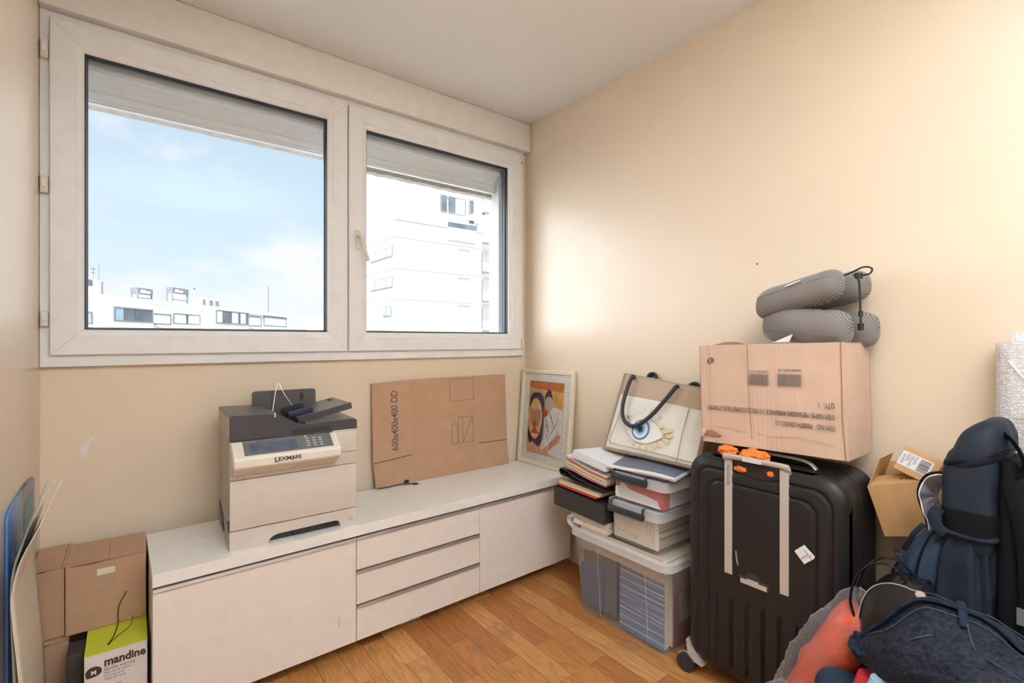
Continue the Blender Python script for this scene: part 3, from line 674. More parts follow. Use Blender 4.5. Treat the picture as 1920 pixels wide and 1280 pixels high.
def curve_sheet(P, x0, x1, th, skew=0):
    bm = nb(); R = []; S = smoothpath([(0, *p) for p in P], 6)
    for i, p in enumerate(S):
        t = (S[min(i+1, len(S)-1)]-S[max(i-1, 0)]).normalized(); n = Vector((0, -t.z, t.y))*th
        if n.z < 0: n = -n
        R.append([bm.verts.new(q) for q in ((x0, p.y, p.z), (x1, p.y-skew, p.z), (x1, p.y+n.y-skew, p.z+n.z), (x0, p.y+n.y, p.z+n.z))])
    for i in range(len(R)-1):
        for k in range(4): bm.faces.new((R[i][k], R[i][(k+1) % 4], R[i+1][(k+1) % 4], R[i+1][k]))
    bm.faces.new(R[0]); bm.faces.new(R[-1][::-1]); return bm
obj('folder_flap', curve_sheet([(1.665, .579), (1.66, .572), (1.60, .560), (1.52, .555), (1.42, .548)], 1.603, 1.83, .004), m_blackm, fo, world=True)
obj('folder_spine', curve_sheet([(1.655, .568), (1.683, .574), (1.688, .590), (1.676, .600), (1.64, .594), (1.58, .575), (1.50, .564), (1.41, .556)], 1.598, 1.83, .005), m_black, fo, world=True)
cols = [((.62, .20, .19), 'pink edged'), ((.80, .78, .78), 'plain white'), ((.80, .76, .70), 'cream'), ((.75, .77, .35), 'yellow edged'), ((.62, .12, .10), 'red edged'), ((.82, .82, .84), 'bright white')]
P0 = [1.655, 1.650, 1.648, 1.652, 1.655, 1.66]
for i, (c, w) in enumerate(cols):
    zl = .606+.0085*i; zr = .575+.0075*i
    o = obj('folder', curve_sheet([(P0[i], zl+.012*(i > 3)), (1.60, zl-.004), (1.52, (zl+zr)/2-.004), (1.41, zr)], 1.604+.004*(i % 3), 1.84, .0065), mat('%s_sleeve' % w.replace(' ', '_'), c, .6))
    tag(o, w+' folder, '+['lowest', 'second from below', 'third from below', 'third from above', 'second from above', 'topmost'][i]+' of six slanting under the white papers', 'folder', 'slanting folders under the white pile')
for i in range(3):
    a = ((1.615-.004*i, 1.408, .668+.011*i, .641+.011*i, .0102), )[0]
    slab('paper_pile', ['lowest', 'middle', 'topmost'][i]+' sheaf of the white paper pile beside the framed picture', 'paper pile', a[0], a[1], a[2], a[3], a[4], 1.60+.004*i, 1.86-.01*i, m_paper, skew=.03*i, bend=.3, group='white sheaves left of the dark document')
dd = thing('spiral_document', 'slate grey covered document with white border lying on the topmost clear box', 'document', (1.70, 1.23, .665))
def quad_slab(P, th, n=10, amp=.004):
    bm = nb(); g = []
    def f(u, v):
        a = Vector(P[0]).lerp(Vector(P[1]), u); b = Vector(P[3]).lerp(Vector(P[2]), u); p = a.lerp(b, v); p.z += amp*math.sin(PI*u)*(.5+.5*v)-amp*.6*math.sin(2*PI*u+v*2); return p
    T = [[bm.verts.new(f(i/n, j/n)+Vector((0, 0, th))) for j in range(n+1)] for i in range(n+1)]
    Bo = [[bm.verts.new(f(i/n, j/n)) for j in range(n+1)] for i in range(n+1)]
    for i in range(n):
        for j in range(n):
            bm.faces.new((T[i][j], T[i+1][j], T[i+1][j+1], T[i][j+1])); bm.faces.new((Bo[i][j], Bo[i][j+1], Bo[i+1][j+1], Bo[i+1][j]))
    for i in range(n):
        bm.faces.new((T[i][0], Bo[i][0], Bo[i+1][0], T[i+1][0])); bm.faces.new((T[i][n], T[i+1][n], Bo[i+1][n], Bo[i][n]))
        bm.faces.new((T[0][i], T[0][i+1], Bo[0][i+1], Bo[0][i])); bm.faces.new((T[n][i], Bo[n][i], Bo[n][i+1], T[n][i+1]))
    return bm
DP_ = [(1.60, 1.405, .668), (1.60, 1.075, .681), (1.83, 1.125, .684), (1.83, 1.455, .699)]
obj('page_block', quad_slab([(a+.006, b, c-.008) for a, b, c in DP_], .008), m_paper, dd, world=True)
obj('white_sheet', quad_slab(DP_, .0012), m_paper, dd, world=True)
def inset(P, a, b, c, d_, dz):
    f = lambda u, v: Vector(P[0]).lerp(Vector(P[1]), u).lerp(Vector(P[3]).lerp(Vector(P[2]), u), v)+Vector((0, 0, dz))
    return [f(a, c), f(b, c), f(b, d_), f(a, d_)]
bm = nb(); n = 12; V = []
def fdoc(u, v):
    uu, vv = .05+.93*u, .12+.84*v; a = Vector(DP_[0]).lerp(Vector(DP_[1]), uu); b = Vector(DP_[3]).lerp(Vector(DP_[2]), uu); p = a.lerp(b, vv)
    p.z += .004*math.sin(PI*uu)*(.5+.5*vv)-.0024*math.sin(2*PI*uu+vv*2)+.0020; return p
o = obj('dark_cover', grid(fdoc, 12, 8), mat('slate_blue_cover', (.17, .19, .25), .4, var=.12, vscale=60, stretch=(1, 8, 1)), dd, world=True); solid(o, .0008)
slab('spiral_notebook', 'thin dark purple notebook just under the slate covered document', 'notebook', 1.37, 1.11, .6595, .666, .006, 1.606, 1.80, mat('purple_black_card', (.07, .04, .08), .5))

# ------------------------------------------------------------ tote bag
tb = thing('tote_bag', 'jute and cream tote bag with blue eye print, leaning on the right wall', 'bag', (1.718, 1.525, .706), rotm(('Z', -PI/2), ('X', -.43)))
m_jute = jute_mat('jute', (.42, .31, .22), (.66, .53, .41), 110); m_canvas = mat('cream_canvas', (.76, .73, .66), .8, bump=.15, bscale=25, var=.04)
m_seam = mat('brown_seam', (.40, .29, .17), .8)
TW = .475
def tz(u, v):  # top edge falls towards the right, slight bulge
    h = .372-.048*u/TW; return (u-.0*v, -.012*math.sin(PI*u/TW)*math.sin(PI*v), v*h)
def tgrid(u0, u1, v0, v1, y, nu=24, nv=16, rip=0):
    def f(a, b):
        p = tz(u0+(u1-u0)*a, v0+(v1-v0)*b); return (p[0], p[1]+y+rip*noise.noise(Vector((p[0]*28, p[2]*7, 1)))-rip*.5*abs(math.sin(a*40))*(b > .85), p[2])
    return grid(f, nu, nv)
o = obj('bag_front', tgrid(0, TW, 0, 1, 0), m_jute, tb, smooth=True); solid(o, .0015)
o = obj('bag_back', grid(lambda a, b: (a*TW, .05-.03*b, b*(.372-.048*a)), 8, 8), m_jute, tb); solid(o, .0015)
bm = nb()
for u in (0, TW):
    h = .372-.048*u/TW; prism([(0, 0), (.05, 0), (.02, h), (.0, h)], u, u+.0015, bm=bm, axis='x')
bx(bm, 0, TW, 0, .05, 0, .0015); obj('gusset', bm, m_jute, tb)
obj('edge_binding', tube([(0, -.002, 0), (0, -.002, .372)], .004, seg=6, smoothn=0, bm=tube([(0, -.001, .372), (TW, -.001, .324)], .0025, seg=6, smoothn=0)), mat('grey_binding', (.46, .38, .31), .8), tb)
pk = obj('pocket', tgrid(.014, TW-.012, .03, .715, -.003, 60, 30, rip=.0035), m_canvas, tb, smooth=True); solid(pk, .0015)
bm = nb()
tube([tz(.052, .715)[0:1]+(-.006, .264), (.046, -.012, .15), (.03, -.010, .055), (.036, -.010, .036), (.055, -.012, .030), (.25, -.018, .027), (.45, -.009, .022)], .0016, bm=bm, seg=6)
tube([(.385, -.012, .236), (.385, -.016, .12), (.388, -.010, .01)], .0016, bm=bm, seg=6)
obj('pocket_piping', bm, m_seam, tb)
def eyep(name, pts, m, lev, par=pk):
    bm = nb()
    def yy(u, v): h = .372-.048*u/TW; return -.0102-.0009*lev-.012*math.sin(PI*u/TW)*math.sin(PI*min(max(v/h, 0), 1))+0
    f = [bm.verts.new((p[0], yy(*p)-.0, p[1])) for p in pts]; g = [bm.verts.new((p[0], yy(*p)+.0008, p[1])) for p in pts]; k = len(pts)
    bm.faces.new(f); bm.faces.new(g[::-1])
    for i in range(k): bm.faces.new((f[i], f[(i+1) % k], g[(i+1) % k], g[i]))
    return obj(name, bm, m, par)
m_gold = mat('gold_foil_print', (.58, .45, .24), .4, metal=.4)
EX, EZ = .188, .112
def almond(w, h, n=16):
    P = []
    for i in range(n+1): t = -1+2*i/n; P.append((w*t, h*(1-t*t)))
    for i in range(1, n): t = 1-2*i/n; P.append((w*t, -h*(1-t*t)))
    c, s = math.cos(-.12), math.sin(-.12)
    return [(EX+.012+x*c-z*s, EZ+x*s+z*c) for x, z in P]
eyep('eye_outline', almond(.108, .058), m_gold, 0)
eyep('eye_white', almond(.102, .054), mat('eye_white_print', (.80, .80, .79), .7), 1)
for nm, r, c in (('blue_ring', .046, (.10, .18, .42)), ('pale_ring', .038, (.62, .76, .85)), ('sky_ring', .024, (.22, .45, .58)), ('pupil', .013, (.01, .05, .09))):
    eyep(nm, ell(EX, EZ, r, r*.98, 28), mat(nm+'_print', c, .6), 2+('blue_ring', 'pale_ring', 'sky_ring', 'pupil').index(nm))
lash = []
for i in range(9):
    a = -2.35+.33*i; r1 = .078
    x = EX+.025+(.105+.012*(i > 5))*math.cos(a); z = EZ-.004+.070*math.sin(a); lash.append((x, z, a, .006+.0016*i))
for i in range(6): a = 2.45-.34*i; lash.append((EX+.01+.10*math.cos(a), EZ+.012+.078*math.sin(a), a, .008))
lash += [(EX-.085, EZ+.048, 2.6, .011), (EX-.075, EZ+.025, 2.8, .009), (.288, .138, .5, .012), (.305, .115, .3, .012)]
bm0 = nb(); bm0.free()
for (x, z, a, s) in lash: eyep('gold_lash', ell(x, z, s, s*.55, 12, rot=a), m_gold, 1)
hb = obj('front_handle', tube([(.072, -.008, .345), (.066, -.022, .352), (.060, -.026, .30), (.068, -.032, .20), (.105, -.038, .135), (.165, -.040, .118), (.225, -.038, .165), (.275, -.030, .25), (.302, -.018, .318), (.306, -.008, .322)], .0088, seg=10), mat('black_cord', (.018, .02, .03), .45), tb, smooth=True)
obj('back_handle', tube([(.125, .018, .352), (.13, .014, .374), (.15, .012, .382), (.165, .014, .372), (.168, .018, .34)], .011, seg=8, flat=.6), MC['black_cord'], tb, smooth=True)
obj('back_handle', tube([(.345, .018, .325), (.35, .014, .343), (.37, .012, .350), (.388, .014, .342), (.392, .018, .32)], .011, seg=8, flat=.6), MC['black_cord'], tb, smooth=True)

# ------------------------------------------------------------ suitcase
SW, SD, SZ0, SZ1 = .51, .275, .055, .80
su = thing('suitcase', 'large black hard-shell suitcase standing upright with silver pull-handle strips', 'suitcase', (1.60, 1.022, 0), RZ)
m_shell = mat('charcoal_polypropylene', (.018, .0185, .020), .40, spec=.35, bump=.04, bscale=900, var=.08, vscale=8)
m_silver = mat('silver_plastic', (.60, .57, .54), .35, metal=.3)
CR, ER = .075, .045
cx_, cz_ = SW/2, (SZ0+SZ1)/2; hw, hh = SW/2, (SZ1-SZ0)/2
def sdr(x, z, r=CR):
    qx = abs(x-cx_)-(hw-r); qz = abs(z-cz_)-(hh-r)
    return r-(math.hypot(max(qx, 0), max(qz, 0))+min(max(qx, qz), 0))   # inside distance
def groove(d, c, w): t = abs(d-c)/w; return max(0, 1-t*t)
def face_y(x, z):
    d = max(sdr(x, z), 0); y = ER-math.sqrt(max(ER*ER-(ER-min(d, ER))**2, 0)) if d < ER else 0
    y = y*.8
    # inverted-U grooves: distance to sides and top only
    for ins, rr in ((.042, .055), (.082, .045)):
        x0, x1, z1 = ins, SW-ins, SZ1-ins
        px = abs(x-cx_)-(cx_-x0-rr); pz = z-(z1-rr)
        dd = math.hypot(max(px, 0), max(pz, 0))-rr if (px > 0 and pz > 0) else max(px, pz)-rr
        g = groove(dd, 0, .007); y += .0055*g
        y -= .0015*groove(dd, .014, .012)
    if z < .345:
        f = min(1, (.345-z)/.02)
        for k in range(-3, 4):
            xc = .115+.0525*(k+3)
            if xc > SW-.09: continue
            y += .008*groove(x-xc, 0, .007)*f; y -= .0025*groove(x-xc-.012, 0, .006)*f
    # recessed channel around the handle strips
    return y
def shell_face(nx, nz, yfn, flip=False):
    bm = nb(); V = []
    for i in range(nx+1):
        row = []
        for j in range(nz+1):
            x = SW*i/nx; z = SZ0+(SZ1-SZ0)*j/nz; d = sdr(x, z)
            if d < 0:
                sx = math.copysign(1, x-cx_); sz = math.copysign(1, z-cz_); ccx = cx_+sx*(hw-CR); ccz = cz_+sz*(hh-CR)
                v = Vector((x-ccx, z-ccz)).normalized()*CR; x, z = ccx+v.x, ccz+v.y
            row.append(bm.verts.new((x, yfn(x, z), z)))
        V.append(row)
    for i in range(nx):
        for j in range(nz): bm.faces.new((V[i][j], V[i+1][j], V[i+1][j+1], V[i][j+1]))
    return bm
def strip(y0, y1, ins0=0, ins1=0, n=12, bm=None):
    bm = bm or nb(); A = rrect(ins0, SW-ins0, SZ0+ins0, SZ1-ins0, CR, n); Bq = rrect(ins1, SW-ins1, SZ0+ins1, SZ1-ins1, CR, n); k = len(A)
    a = [bm.verts.new((p[0], y0, p[1])) for p in A]; b = [bm.verts.new((p[0], y1, p[1])) for p in Bq]
    for i in range(k): bm.faces.new((a[i], a[(i+1) % k], b[(i+1) % k], b[i]))
    return bm
bm = shell_face(150, 190, face_y); yb = ER*.8
for a in ((yb, .112, 0, 0), (.112, .116, 0, .003), (.116, .120, .003, .006)): strip(*a, bm=bm)
obj('front_shell', bm, m_shell, su, smooth=True)
bm = nb(); strip(.126, .128, .006, .002, bm=bm); strip(.128, .235, .002, 0, bm=bm); strip(.235, .262, 0, .012, bm=bm); strip(.262, SD, .012, .04, bm=bm)
A = rrect(.04, SW-.04, SZ0+.04, SZ1-.04, CR, 12); bm.faces.new([bm.verts.new((p[0], SD, p[1])) for p in A]); obj('back_shell', bm, m_shell, su, smooth=True)
obj('shell_seal', strip(.1195, .1265, .0055, .0055), m_rub, su)
bm = nb(); 
for x0 in (.147, .327):
    bx(bm, x0, x0+.026, -.003, .004, .415, .80)
st = obj('handle_strips', bm, m_silver, su)
bm = nb(); tube([(.153, .010, .79), (.153, -.004, .806), (.16, -.006, .812), (.34, -.006, .812), (.347, -.004, .806), (.347, .010, .79)], .010, seg=10, flat=.7, smoothn=4, bm=bm, up=(0, 1, 0)); pull = obj('pull_handle', bm, m_silver, su, smooth=True)
obj('handle_button', B(.215, .275, -.016, -.012, .806, .817, bev=.001), mat('pale_plastic', (.68, .64, .60), .4), pull)
obj('handle_cup', prism([(.177, .80), (.327, .80), (.327, .768), (.29, .755), (.22, .755), (.19, .770)], -.0008, .006), mat('cup_black', (.012, .012, .013), .5), su)
text('logo', 'Samsonite', .019, mat('logo_grey', (.16, .15, .15), .5), st, (.1645, -.0032, .712), (PI/2, -PI/2, 0), sx=.9)
obj('top_carry_handle', tube([(.16, .085, .80), (.18, .085, .820), (.22, .085, .824), (.36, .085, .822), (.40, .085, .80)], .010, seg=8, flat=.5), m_silver, su, smooth=True)
lk = obj('name_tag_window', B(.198, .292, -.004, .004, .399, .425, bev=.002), m_rub, su)
obj('tag_card', B(.203, .288, -.0048, -.0042, .403, .418), m_silver, lk); obj('tag_tab', B(.225, .262, -.0052, -.0044, .414, .423), m_silver, lk)
obj('tag_recess', prism(ell(.243, .428, .024, .014, 16), -.003, .003), m_rub, lk)
bm = nb(); prism([(.37, .562), (.398, .590), (.427, .565), (.425, .557), (.398, .532)], -.0046, -.0038, bm=bm); stk = obj('sticker', bm, m_paper, su)
obj('sticker_print', lines([((.389+.004*i, .545+.0035*i-.003), (.397+.004*i-.006, .556+.0035*i-.006)) for i in range(5)]+[((.398, .575), (.420, .552)), ((.412, .556), (.416, .566))], .0012, -.0047), m_ink2, stk)
obj('scuff', tube([(.186, -.001, .50), (.190, -.002, .47), (.194, -.001, .455)], .004, seg=6, flat=.3), mat('scuff_grey', (.25, .24, .23), .6), su)
# corner guards and twin wheels
for xa, xs in ((0, 1), (SW, -1)):
    pts = [(xa+xs*.000, .118), (xa+xs*.012, .098), (xa+xs*.034, .080), (xa+xs*.052, .062), (xa+xs*.062, .045), (xa+xs*.03, .050), (xa+xs*.005, .066)]
    obj('corner_guard', prism(pts, -.002, .06), m_silver, su, smooth=True, angle=.4)
    for y in (.012, SD-.05):
        wx = xa-xs*.002; w = obj('wheel', nb(), m_black, su)
        bm = nb()
        for dy in (-.021, .007): prism(ell(wx, .032, .032, .032, 28), y+dy, y+dy+.014, bm=bm)
        bmesh.ops.recalc_face_normals(bm, faces=bm.faces); bm.to_mesh(w.data); bm.free(); w.data.materials[0] = m_rub
        bm = nb()
        for dy in (-.0213, .0208): prism(ell(wx, .032, .0095, .0095, 16), y+dy-.0004, y+dy+.0008, bm=bm)
        prism(ell(wx, .032, .018, .018, 16), y-.007, y+.007, bm=bm); bx(bm, wx-.014, wx+.014, y-.006, y+.006, .036, .075)
        obj('wheel_hub', bm, mat('hub_black', (.05, .05, .055), .35), w)
        bm = nb(); ao = [(wx+.0365*math.cos(PI*i/16+.35), .032+.0365*math.sin(PI*i/16+.35)) for i in range(17)]; ai = [(wx+.033*math.cos(PI*i/16+.35), .032+.033*math.sin(PI*i/16+.35)) for i in range(17)]; prism(ao+ai[::-1], y-.010, y-.0065, bm=bm); obj('wheel_fender', bm, m_silver, w)
# orange tags tied to the handle
def petal(c, r, n=20, seed=0, sq=(1, .7, .8)):
    bm = nb(); bmesh.ops.create_icosphere(bm, subdivisions=4, radius=1)
    for v in bm.verts:
        p = v.co.copy(); d = 1+.30*noise.noise(p*2.2+Vector((seed, 0, 0)))+.12*noise.noise(p*6+Vector((0, seed, 0))); v.co = Vector((p.x*r*sq[0]*d, p.y*r*sq[1]*d, p.z*r*sq[2]*d))+Vector(c)
    return bm
m_or = mat('orange_ribbon', (.85, .22, .035), .5, var=.12, vscale=60, bump=.5, bscale=120)
rib = thing('ribbon', 'crumpled orange ribbon tied round the suitcase handle under the cardboard box', 'ribbon', (1.64, .80, .81))
obj('bow', petal((1.632, .790, .819), .046, seed=1, sq=(.7, 1.0, .50)), m_or, rib, world=True, smooth=True)
obj('tail', petal((1.632, .880, .822), .034, seed=4, sq=(.7, 1.0, .52)), m_or, rib, world=True, smooth=True)
obj('tail', petal((1.602, .82, .775), .022, seed=7, sq=(.3, 1.0, .5)), m_or, rib, world=True, smooth=True)
obj('tail', petal((1.603, .725, .780), .018, seed=9, sq=(.3, 1.0, .6)), m_or, rib, world=True, smooth=True)

# ------------------------------------------------------------ cardboard box on the suitcase
cbx = thing('cardboard_box', 'large battered cardboard box printed with upside-down text, on top of the black suitcase', 'cardboard box', (1.652, .988, .836), (0, -.03, -PI/2))
BW, BD, BH = .462, .205, .348
bm = nb(); n = 24
def cf(u, v): return (u*BW, .0035*noise.noise(Vector((u*5, v*4, 3)))+.0012*math.sin(u*BW*420)*(.4+.6*noise.noise(Vector((u*3, v*2, 9)))), v*BH)
bm = grid(cf, 110, 20); o = obj('front_panel', bm, m_card2, cbx, smooth=True)
bm = nb(); bx(bm, 0, BW, .004, BD, .0, .004); bx(bm, 0, .004, .004, BD, .0, BH); bx(bm, BW-.004, BW, .0035, BD, .0, BH-.002); bx(bm, 0, BW, BD-.004, BD, 0, BH); bx(bm, 0, BW, .004, BD, BH-.004, BH-.001)
obj('box_walls', bm, m_card2, cbx)
m_edge = mat('torn_cardboard_edge', (.36, .20, .11), .9, var=.2, vscale=60)
bm = nb(); lines([((BW-.006, 0), (BW-.012, .12)), ((BW-.012, .12), (BW-.011, .22)), ((BW-.011, .22), (BW-.010, BH))], .0022, -.0015, bm=bm, t=.001); obj('corner_tear', bm, m_edge, cbx)
obj('crease', lines([((.182, .03), (.176, .20)), ((.176, .20), (.175, BH))], .0016, -.003), m_edge, cbx)
obj('crease', lines([((.195, .052), (.26, .045)), ((.26, .045), (.33, .055)), ((.33, .055), (.43, .040)), ((.06, .060), (.17, .052))], .0010, -.003), mat('soft_crease', (.48, .31, .20), .8), cbx)
obj('crease', lines([((.037, .03), (.035, BH))], .0006, -.003), MC['soft_crease'], cbx)
obj('torn_flap', prism([(.008, .026), (.02, .040), (.035, .044), (.06, .036), (.075, .028), (.045, .022)], -.005, -.0025), m_edge, cbx)
obj('torn_corner', petal((.003, -.001, .028), .011, seed=3, sq=(.6, .5, 1.5)), m_card2, cbx)
obj('top_flap', prism([(.03, BH-.001), (.085, BH+.010), (.13, BH-.001)], .02, .10), m_edge, cbx)
obj('left_flap', B(-.006, -.002, .004, BD-.02, .02, BH-.002), m_card, cbx)
k = dict(); R180 = (PI/2, PI, 0)
def up(body, size, x, z, w, m=m_ink): return fit(text('printed_lettering', body, size, m, cbx, (x, -.0042, z), R180), w)
up('ITEM NO.   P0000741/D635C-113', .0225, .432, .100, .170)
up('ITEM NAME: MENAGERE AMBIANCE 113 PIECES COFFRET BOIS 2 TIROIRS', .0225, .432, .133, .405)
up('QTY:   1', .0225, .432, .166, .043)
up('P0000741001128', .010, .342, .2665, .066, m_ink2); up('3 760108 741132', .010, .244, .2605, .066, m_ink2)
random.seed(11)
def barcode(x0, x1, z0, z1, y=-.0042):
    bm = nb(); x = x0
    while x < x1:
        w = random.choice((.0008, .0012, .002, .0028)); bx(bm, x, min(x+w, x1), y-.0004, y, z0, z1); x += w+random.choice((.0008, .0012, .0016))
    return bm
obj('barcode', barcode(.272, .343, .212, .251), m_ink2, cbx); obj('barcode', barcode(.176, .243, .212, .248), m_ink2, cbx)
obj('printed_emblem', lines([((.043+.011*math.cos(a), .292+.011*math.sin(a)), (.043+.011*math.cos(a+.5), .292+.011*math.sin(a+.5))) for a in [i*.5 for i in range(9)]]+[((.030, .296), (.036, .290)), ((.029, .288), (.035, .284)), ((.044, .284), (.046, .300)), ((.046, .300), (.049, .290))], .0022, -.0042), m_ink, cbx)

# ------------------------------------------------------------ travel pillows
m_mesh = mesh_fabric(); m_velv = mat('grey_velvet', (.20, .197, .195), .9, sheen=.3, var=.12, vscale=25)
def pillow(label, cx, ybend, ytip, cz, rh, tilt, flip, shift=0):
    t = thing('travel_pillow', label, 'travel pillow', (cx, (ybend+ytip)/2, cz-rh))
    R, rw = .062, .052
    path = []
    for i in range(9): path.append((cx-R-.004, ytip+.012*(0)+(ybend-ytip)*i/8))
    for i in range(1, 12): a = PI*i/12; path.append((cx-R*math.cos(a), ybend+R*math.sin(a)))
    for i in range(9): path.append((cx+R, ybend-(ybend-ytip+.03)*i/8))
    S = smoothpath([(a, b, 0) for a, b in path], 3); N = len(S); ym = (ybend+ytip)/2
    def section(a0, a1, m, seg, name, grow=0):
        bm = nb(); rings = []
        # rounded ends: extra rings past the tips
        ts = [(0, -.045*math.sin(PI/2*q/6), math.cos(PI/2*q/6)) for q in (6, 5, 4, 3, 2, 1)]+[(i, 0, 1) for i in range(N)]+[(N-1, .045*math.sin(PI/2*q/6), math.cos(PI/2*q/6)) for q in (1, 2, 3, 4, 5, 6)]
        for (i, ext, sc) in ts:
            p = S[i].copy(); tg = (S[min(i+1, N-1)]-S[max(i-1, 0)]).normalized(); p += tg*ext; nrm = Vector((tg.y, -tg.x, 0)); ring_ = []
            sc = max(sc, .02)
            for q in range(seg+1):
                a = a0+(a1-a0)*q/seg; ca, sa = math.cos(a), math.sin(a)
                x = math.copysign(abs(ca)**.8, ca)*(rw+grow)*sc; z = math.copysign(abs(sa)**.85, sa)*(rh+grow)*(.25+.75*sc if sc < 1 else 1)*(1 if sc > .03 else .6)
                v = p+nrm*x+Vector((0, 0, z)); w = .004*noise.noise(v*18); v += nrm*w+Vector((0, 0, w))
                v.z += cz+(v.y-ym)*-tilt+.010*math.sin((v.y-ym)*14)*flip; ring_.append(bm.verts.new(v))
            rings.append(ring_)
        for i in range(len(rings)-1):
            for q in range(seg): bm.faces.new((rings[i][q], rings[i][q+1], rings[i+1][q+1], rings[i+1][q]))
        for rg in (rings[0], rings[-1]): bm.faces.new(rg)
        return obj(name, bm, m, t, smooth=True, world=True)
    s0 = -.45 if flip > 0 else .38     # seam height angle
    if flip > 0: section(-.42, PI+.42, m_mesh, 22, 'mesh_cover'); section(PI+.42, 2*PI-.42, m_velv, 14, 'velvet_side', .001)
    else: section(PI-.42, 2*PI+.42, m_mesh, 22, 'mesh_cover'); section(.42, PI-.42, m_velv, 14, 'velvet_side', .001)
    return t
pl1 = pillow('lower grey travel pillow, velvet side down, resting on the cardboard box', 1.766, .700, .575, 1.247, .056, 0, 1)
pl2 = pillow('upper grey travel pillow, velvet side up, with black cord loop at its end', 1.764, .722, .598, 1.352, .050, .13, -1)
obj('care_label', prism([(.742, 1.1955), (.680, 1.222), (.690, 1.198)], 1.651, 1.654, axis='x'), m_paper, pl1, world=True)
obj('care_label', prism([(.70, 1.372), (.655, 1.387), (.655, 1.391), (.70, 1.376)], 1.646, 1.652, axis='x'), m_paper, pl2, world=True)
m_cord = mat('black_cord_thin', (.012, .012, .014), .5)
obj('elastic_cord', tube([(1.70, .555, 1.398), (1.70, .535, 1.405), (1.70, .505, 1.418), (1.70, .484, 1.412), (1.70, .489, 1.397), (1.70, .515, 1.394), (1.70, .528, 1.395)], .0026, seg=8), m_cord, pl2, world=True, smooth=True)
cd = obj('elastic_cord', tube([(1.70, .530, 1.398), (1.70, .517, 1.385), (1.70, .513, 1.34), (1.70, .512, 1.28), (1.70, .510, 1.245)], .0032, seg=8), m_cord, pl2, world=True, smooth=True)
for z0, z1, r in ((1.385, 1.402, .010), (1.272, 1.290, .006), (1.232, 1.252, .008)): obj('cord_toggle', tube([(1.70, .516 if z0 > 1.3 else .511, z0), (1.70, .516 if z0 > 1.3 else .511, z1)], r, seg=10, smoothn=0), m_cord, cd, world=True)

# ------------------------------------------------------------ small open carton with a labelled parcel
sc = thing('open_carton', 'small open cardboard carton tilted between the suitcase and the backpack', 'cardboard box', (1.735, .462, .632), rotm(('Z', -PI/2), ('Y', -.31)))
sw, sd_, sh = .150, .13, .142
bm = nb(); bx(bm, 0, sw, 0, .003, 0, sh); bx(bm, 0, .003, .003, sd_, 0, sh); bx(bm, sw-.003, sw, .003, sd_, 0, sh); bx(bm, .003, sw-.003, sd_-.003, sd_, 0, sh); bx(bm, .003, sw-.003, .003, sd_-.003, 0, .003)
obj('carton_body', bm, m_card3, sc)
F = Matrix.Translation((0, 0, sh)) @ Matrix.Rotation(.62, 4, 'Y'); bm = nb(); bx(bm, 0, .003, .004, sd_-.004, 0, .095, F); obj('flap', bm, m_card3, sc)
F = Matrix.Translation((0, .003, sh-.001)) @ Matrix.Rotation(.35, 4, 'X'); bm = nb(); bx(bm, .004, sw-.004, 0, .055, 0, .003, F); ff = obj('flap', bm, m_card3, sc)
F = Matrix.Translation((0, sd_, sh)) @ Matrix.Rotation(-.25, 4, 'X'); bm = nb(); bx(bm, .004, sw-.004, -.003, 0, 0, .05, F); obj('flap', bm, m_card3, sc)
bm = nb(); F = Matrix.Translation((0, .003, sh+.002)) @ Matrix.Rotation(.35, 4, 'X')
for i, w in enumerate((.012, .008, .014, .006, .010)): bx(bm, .078+sum((.012, .008, .014, .006, .010)[:i])+.002*i, .078+sum((.012, .008, .014, .006, .010)[:i])+.002*i+w*.8, .022, .028, .0002, .0006, F)
obj('flap_print', bm, m_ink, ff)
obj('packing_paper', B(.04, .14, .06, .12, .08, .128, bev=.006), m_paper, sc)
obj('clear_tape', B(.055, .085, -.0006, 0, .02, sh), clear('clear_tape', (.9, .85, .75), .02, rough=.1, ior=1.15), sc)
pc = thing('parcel', 'little cardboard parcel with white address label and barcode, propped in the open carton', 'parcel', (1.742, .445, .835), rotm(('Z', -PI/2), ('Y', .38), ('X', -.30)))
obj('parcel_body', B(0, .090, 0, .085, 0, .074, bev=.0015), m_card3, pc)
lb = obj('address_label', B(.001, .075, -.0008, 0, .018, .060), m_paper, pc)
bm = nb(); random.seed(2)
for i in range(11): bx(bm, .046, .070, -.0013, -.0008, .021+.0033*i, .0228+.0033*i+random.choice((0, .0006)))
obj('barcode', bm, m_ink, lb)
bm = nb()
for i in range(7):
    for j in range(4):
        if random.random() < .7: bx(bm, .006+.009*j, .006+.009*j+random.uniform(.004, .008), -.0012, -.0008, .024+.005*i, .026+.005*i)
obj('address_print', bm, m_ink2, lb)
o = thing('support_carton', 'plain brown carton standing behind the backpack under the tilted open carton', 'cardboard box', (1.83, .33, 0))
obj('carton_body', B(1.785, 1.885, .255, .385, 0, .672, bev=.002), m_card, o, world=True)

